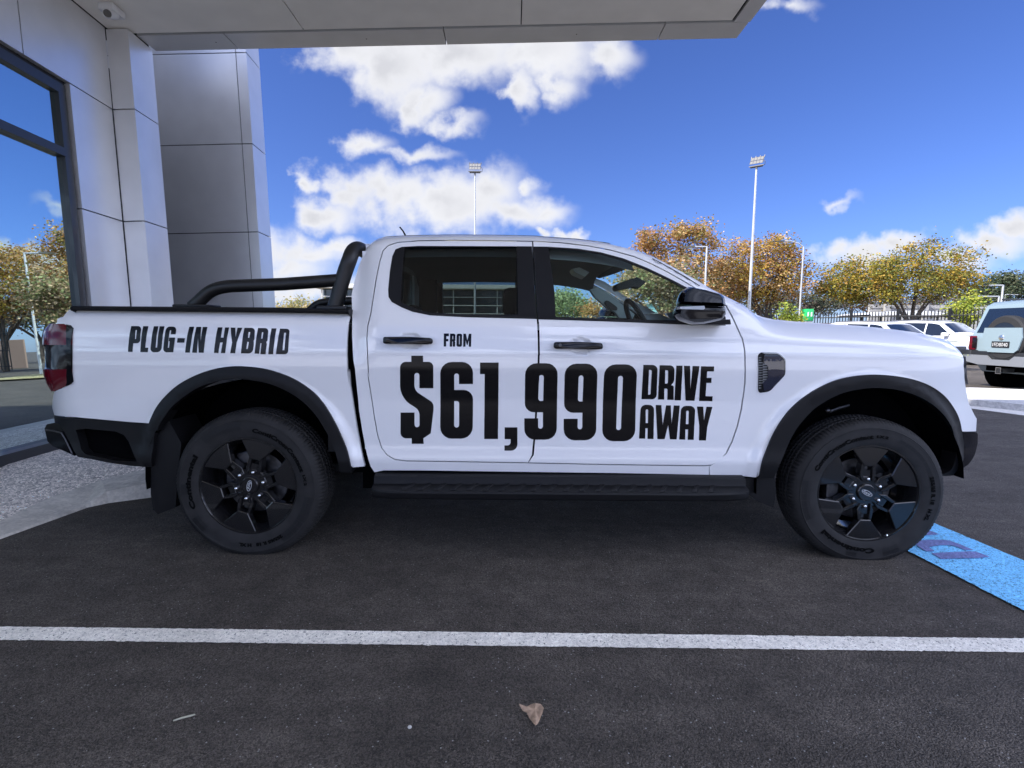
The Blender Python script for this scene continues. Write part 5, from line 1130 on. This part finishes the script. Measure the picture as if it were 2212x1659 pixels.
for z in (1.3, 1.75): b = MB(); b.tube([(-6, 0, z), (5, 0, z)], .03, 6); b.build('rail', m_pole, wr)
for x in range(-6, 6, 2): b = MB(); b.tube([(x, 0, 0), (x, 0, 1.78)], .035, 6); b.build('post', m_pole, wr)
sheet('grass_verge', [(-14, 17.5), (8.8, 17.5), (8.8, 42), (-14, 42)], .06, m_dry)
# ------------------------------------------------------------------ parked cars
m_cw2 = M('car_white', (.80, .80, .80), .3, coat=1.0); m_cblue = M('car_pale_blue', (.22, .29, .325), .3, coat=1.0); m_cg = M('car_glass', (.012, .016, .022), .05, coat=1.0); m_cgb = M('car_windscreen', (.010, .018, .035), .06, spec=.6)
m_tyre2 = M('car_tyre', (.016, .016, .017), .8); m_alloy = M('alloy', (.45, .46, .47), .3, .9); m_silv = M('bumper_silver', (.40, .41, .42), .4, .7)
def car_shell(outline, hw, lean, endx, name, mat, parent, h=.12, nmid=9, crown=.03):
    def wy(x, z):
        x = np.asarray(x, float); z = np.asarray(z, float)
        e = np.clip((np.abs(x)-endx)/.5, 0, 1.2); return hw-np.interp(z, [q[0] for q in lean], [q[1] for q in lean])-.16*e**2
    V2, T, loops = tri2d(outline, [], h); l = np.array(loops[0]); m = MB()
    for s in (1, -1):
        y = s*wy(V2[:, 0], V2[:, 1]); m.add(np.c_[V2[:, 0], y, V2[:, 1]], T)
    n = len(l); V = []
    for k in range(nmid+1):
        t = -1+2*k/nmid; V += [(p[0], t*float(wy(p[0], p[1])), p[1]+(crown*(1-t*t) if p[1] > .9 else 0)) for p in l]
    m.add(V, [(k*n+i, k*n+(i+1) % n, (k+1)*n+(i+1) % n, (k+1)*n+i) for k in range(nmid) for i in range(n)])
    bmv = m.build(name, mat, parent, smooth=38)
    bm = bmesh.new(); bm.from_mesh(bmv.data); bmesh.ops.remove_doubles(bm, verts=bm.verts, dist=.001); bmesh.ops.recalc_face_normals(bm, faces=bm.faces); bm.to_mesh(bmv.data); bm.free()
    bmv.data.polygons.foreach_set('use_smooth', [True]*len(bmv.data.polygons)); bmv.data.set_sharp_from_angle(angle=R_(38))
    return wy
def side_plate(name, poly, wy, mat, parent, off=.006, th=.012):
    V2, T, loops = tri2d(poly, [], .2)
    for s in (1, -1):
        m = MB(); y = s*(wy(V2[:, 0], V2[:, 1])+off); m.add(np.c_[V2[:, 0], y, V2[:, 1]], T); l = np.array(loops[0]); yy = wy(l[:, 0], l[:, 1]); n = len(l)
        m.add(np.vstack([np.c_[l[:, 0], s*(yy+off), l[:, 1]], np.c_[l[:, 0], s*(yy-.01), l[:, 1]]]), [(i, (i+1) % n, n+(i+1) % n, n+i) for i in range(n)]); m.build(name, mat, parent)
def cross_plate(name, p0, p1, wy, mat, parent, inset=.1, off=.012, crown=.03):
    """glass between two outline points across the car width"""
    d = np.array([p1[0]-p0[0], p1[1]-p0[1]]); nrm = np.array([-d[1], d[0]])/np.linalg.norm(d); 
    if nrm[1] < 0: nrm = -nrm
    V = []; n = 9; q = 5
    for i in range(q):
        t = .06+.88*i/(q-1); x, z = np.array(p0)+d*t; w_ = float(wy(x, z))-inset
        for k in range(n): s = -1+2*k/(n-1); V.append((x+nrm[0]*off, s*w_, z+nrm[1]*off+crown*(1-(s*w_/(w_+inset))**2)))
    return mesh_obj(name, V, [(i*n+k, i*n+k+1, (i+1)*n+k+1, (i+1)*n+k) for i in range(q-1) for k in range(n-1)], mat, parent, smooth=True)
def car_wheel(parent, x, y, r, w_, side):
    root = bpy.data.objects.new('wheel', None); C.objects.link(root); root.parent = parent; root.location = (x, y, r)
    s = side
    b = MB(); b.lathe([(r*.62, 0), (r*.70, s*.012), (r*.9, s*.010), (r*.98, -s*.02), (r, -s*.04), (r, -s*(w_-.04)), (r*.97, -s*w_), (r*.6, -s*w_)], 40); b.build('tyre', m_tyre2, root, smooth=40)
    b = MB(); b.lathe([(r*.64, s*.004), (r*.60, -s*.02), (r*.55, -s*.10)], 40); b.lathe([(.0001, -s*.10), (r*.56, -s*.10)], 24)
    R = r*.62
    for k in range(5):
        a = R_(90+72*k)
        for o_ in (-.13, .13):
            c, sn = math.cos(a+o_), math.sin(a+o_); c2, s2 = math.cos(a+o_*2.2), math.sin(a+o_*2.2); t_ = .022
            b.prism([(c*r*.1-sn*t_, s*.0, sn*r*.1+c*t_), (c2*R-s2*t_, s*.0, s2*R+c2*t_), (c2*R+s2*t_, s*.0, s2*R-c2*t_), (c*r*.1+sn*t_, s*.0, sn*r*.1-c*t_)], (0, -s*.03, 0))
    b.lathe([(.0001, s*.008), (r*.16, s*.006), (r*.17, -s*.02)], 20); b.build('rim', m_alloy, root, smooth=40)
    return root
def suv(u, v_, Y, heading, label, sc=1.0, hs=1.0, ute=False):
    p = hy(u, v_, Y); root = empty('parked_suv', (p[0], Y, 0), heading, label, 'car', 'white cars parked in front of the fence'); root.scale = (sc, sc, sc*hs)
    arc = lambda cx, r: [(cx+r*math.cos(R_(a)), .36+r*math.sin(R_(a))) for a in range(-10, 191, 20)]
    out = [(2.30, .34), (2.38, .55), (2.36, .82), (2.24, .96), (1.9, 1.04), (1.22, 1.12), (.98, 1.22), (.42, 1.63), (.2, 1.70), (-.6, 1.74), (-1.5, 1.72), (-1.85, 1.66), (-2.15, 1.25), (-2.28, 1.05), (-2.34, .7), (-2.30, .40)]
    out = out + arc(-1.42, .41)[::-1] + [(-.9, .30), (.9, .30)] + arc(1.42, .41)[::-1]
    lean = [(0, .03), (.5, .0), (.95, .01), (1.08, .05), (1.7, .24), (1.8, .32)]
    wy = car_shell(out, .94, lean, 1.9, 'body', m_cw2, root)
    win = [(.86, 1.17), (.36, 1.58), (.1, 1.63), (-.08, 1.64), (-.08, 1.12), (.84, 1.12)]; side_plate('front_window', win, wy, m_cg, root)
    side_plate('rear_window', [(-.14, 1.64), (-1.0, 1.66), (-1.0, 1.12), (-.14, 1.12)], wy, m_cg, root); side_plate('quarter_window', [(-1.06, 1.65), (-1.6, 1.63), (-1.9, 1.30), (-1.8, 1.14), (-1.06, 1.12)], wy, m_cg, root)
    cross_plate('windscreen', (.98, 1.22), (.42, 1.63), wy, m_cgb, root, .10); cross_plate('rear_screen', (-1.87, 1.62), (-2.15, 1.25), wy, m_cg, root, .14)
    b = MB(); b.bbox((2.33, -.62, .60), (2.40, .62, .86), .02); b.bbox((2.30, -.78, .36), (2.41, .78, .52), .03); b.build('grille', m_fen, root, smooth=40)
    for s in (1, -1):
        b = MB(); b.bbox((2.16, s*.84-.10, .78), (2.37, s*.84+.02, .92), .02); b.build('headlight', m_lens, root, smooth=40)
        b = MB(); b.bbox((.66, s*1.02-.12, 1.10), (.84, s*1.02+.12, 1.25), .04); b.build('door_mirror', m_cw2, root, smooth=50)
        b = MB(); b.tube([(-1.5, s*.66, 1.76), (.0, s*.66, 1.76)], .02, 6); b.build('roof_rail', m_alloy, root)
        for x in (1.42, -1.42): car_wheel(root, x, s*.93, .36, .24, s)
    for x in (1.42, -1.42):
        for s in (1, -1): b = MB(); b.lathe([(.42, -.0), (.42, -s*.3)], 24, (x, s*.90, .36)); b.lathe([(.0001, -s*.28), (.42, -s*.28)], 24, (x, s*.90, .36)); b.build('wheel_housing', m_inner, root)
    b = MB(); b.box((-2.0, -.7, .28), (2.0, .7, .5)); b.build('underbody', m_inner, root)
    return root
HD = math.atan2(-.93, .36)
suv(2033, 700, 19.6, HD, 'white wagon parked nearer the pale four wheel drive, alloy wheel in view', 1.0)
suv(1914, 700, 16.6, HD-.04, 'white wagon partly hidden behind the pickup bonnet', .96, .97)
suv(2560, 700, 22.5, HD, 'white wagon beyond the right edge of the photograph', 1.0) if False else None
# pale blue four wheel drive seen from behind
hd = R_(4); X0, Y0 = 10.62, 9.62                       # rear left corner on the ground
fx, fy = math.cos(hd), math.sin(hd); rx_, ry_ = fy, -fx                  # right of the car
org4 = (X0+fx*2.28+rx_*.93, Y0+fy*2.28+ry_*.93)
fw = empty('four_wheel_drive', (org4[0], org4[1], 0), hd, 'pale blue boxy four wheel drive seen from behind at the right edge', 'car'); fw.scale = (1, 1, 1.06)
arc = lambda cx, r: [(cx+r*math.cos(R_(a)), .40+r*math.sin(R_(a))) for a in range(-10, 191, 20)]
out = [(2.2, .45), (2.3, .7), (2.25, 1.05), (1.1, 1.15), (.75, 1.25), (.45, 1.75), (.1, 1.82), (-1.9, 1.82), (-2.02, 1.74), (-2.14, 1.30), (-2.22, 1.12), (-2.22, .74)] + [(-2.05, .55)] + arc(-1.38, .47)[::-1] + [(-.85, .38), (.85, .38)] + arc(1.38, .47)[::-1]
lean = [(0, .05), (.5, .0), (1.0, .0), (1.15, .03), (1.7, .14), (1.8, .18), (1.86, .26)]
wy4 = car_shell(out, .95, lean, 1.95, 'body', m_cblue, fw, crown=.02)
side_plate('side_window', [(-.2, 1.66), (-1.85, 1.66), (-1.95, 1.20), (-.2, 1.20)], wy4, m_cg, fw); side_plate('front_window', [(-.12, 1.66), (.38, 1.64), (.66, 1.26), (.66, 1.20), (-.12, 1.20)], wy4, m_cg, fw)
b = MB(); V = []
for z, w_ in ((1.17, .80), (1.28, .79), (1.68, .71)):
    xx = np.interp(z, [1.12, 1.30, 1.74], [-2.22, -2.14, -2.02])-.012
    for k in range(7): V.append((xx-.01*(1-(k/3-1)**2), -w_+2*w_*k/6, z))
b.add(V, [(i*7+k, i*7+k+1, (i+1)*7+k+1, (i+1)*7+k) for i in range(2) for k in range(6)]); b.build('rear_screen', m_cgb, fw, smooth=True)
for s in (1, -1):
    b = MB(); b.bbox((-2.26, s*.84-.075, .80), (-2.12, s*.84+.085, 1.10), .02); tlb = b.build('tail_light', m_red, fw, smooth=40)
    b = MB(); b.bbox((-2.275, s*.80-.06, .84), (-2.25, s*.80+.03, 1.07), .01); b.build('lamp_insert', m_redd, tlb, smooth=40)
    b = MB(); b.tube([(-1.8, s*.66, 1.88), (.1, s*.68, 1.88)], .02, 6); b.tube([(-1.7, s*.66, 1.80), (-1.7, s*.66, 1.88)], .02, 6); b.build('roof_rail', m_fen, fw)
    for x in (1.38, -1.38): car_wheel(fw, x, s*.92, .41, .28, s)
b = MB(); b.bbox((-2.38, -.90, .60), (-2.1, .90, .78), .03); b.bbox((-2.40, -.96, .52), (-2.2, -.70, .80), .03); b.bbox((-2.40, .70, .52), (-2.2, .96, .80), .03); b.build('rear_bumper', m_fen, fw, smooth=40)
b = MB(); b.prism([(-2.395, -.86, .70), (-2.395, -.30, .70), (-2.395, -.20, .62), (-2.395, .20, .62), (-2.395, .30, .70), (-2.395, .86, .70), (-2.395, .84, .56), (-2.395, .5, .50), (-2.395, -.5, .50), (-2.395, -.84, .56)], (-.03, 0, 0)); b.build('bumper_guard', m_silv, fw)
b = MB(); b.box((-2.0, -.7, .36), (2.0, .7, .6)); b.build('underbody', m_inner, fw)
for x in (1.38, -1.38):
    for s in (1, -1): b = MB(); b.lathe([(.48, -.0), (.48, -s*.3)], 24, (x, s*.89, .40)); b.lathe([(.0001, -s*.28), (.48, -s*.28)], 24, (x, s*.89, .40)); b.build('wheel_housing', m_inner, fw)
b = MB(); b.box((-2.42, -.04, .36), (-2.1, .04, .44)); b.build('tow_hitch', m_fen, fw)
b = MB()
for (a0, a1, c0_, c1_) in ((-.06, .06, .335, .35), (-.06, .06, .45, .465), (-.06, -.045, .35, .45), (.045, .06, .35, .45)): b.box((-2.44, a0, c0_), (-2.42, a1, c1_))
b.build('hitch_frame', m_chrome, fw)
spw = bpy.data.objects.new('spare_wheel', None); C.objects.link(spw); spw.parent = fw; spw.location = (-2.24, .0, 1.07)
b = MB(); b.lathe([(.31, -.16), (.42, -.155), (.45, -.12), (.45, 0.02), (.38, .04)], 40, axis='x'); b.build('tyre', m_tyre2, spw, smooth=40)
b = MB(); b.prism([(-.165, -.40, .20), (-.165, .40, .20), (-.165, .43, .0), (-.165, .36, -.24), (-.165, .28, -.30), (-.165, -.28, -.30), (-.165, -.36, -.24), (-.165, -.43, .0)], (-.03, 0, 0)); b.build('wheel_cover', m_cblue, spw)
b = MB(); b.lathe([(.0001, -.155), (.32, -.155)], 30, axis='x'); b.build('cover_glass', m_cgb, spw)
b = MB(); b.lathe([(.0001, -.215), (.05, -.212), (.06, -.195)], 20, (0, .0, .0), axis='x'); b.build('cover_emblem', m_chrome, spw, smooth=40)
b = MB(); b.bbox((-.215, -.19, -.20), (-.20, .19, -.075), .004); plate = b.build('number_plate', m_fen, spw)
V, Fs = text_geo('1FDB040', .105, .002, .001); V[:, 0] -= (V[:, 0].max()+V[:, 0].min())/2; V[:, 0] *= .33/(V[:, 0].max()-V[:, 0].min())
mesh_obj('plate_lettering', [(-.217, -x, -.175+y*.98) for x, y, e in V], [f[::-1] for f in Fs], m_white, plate)
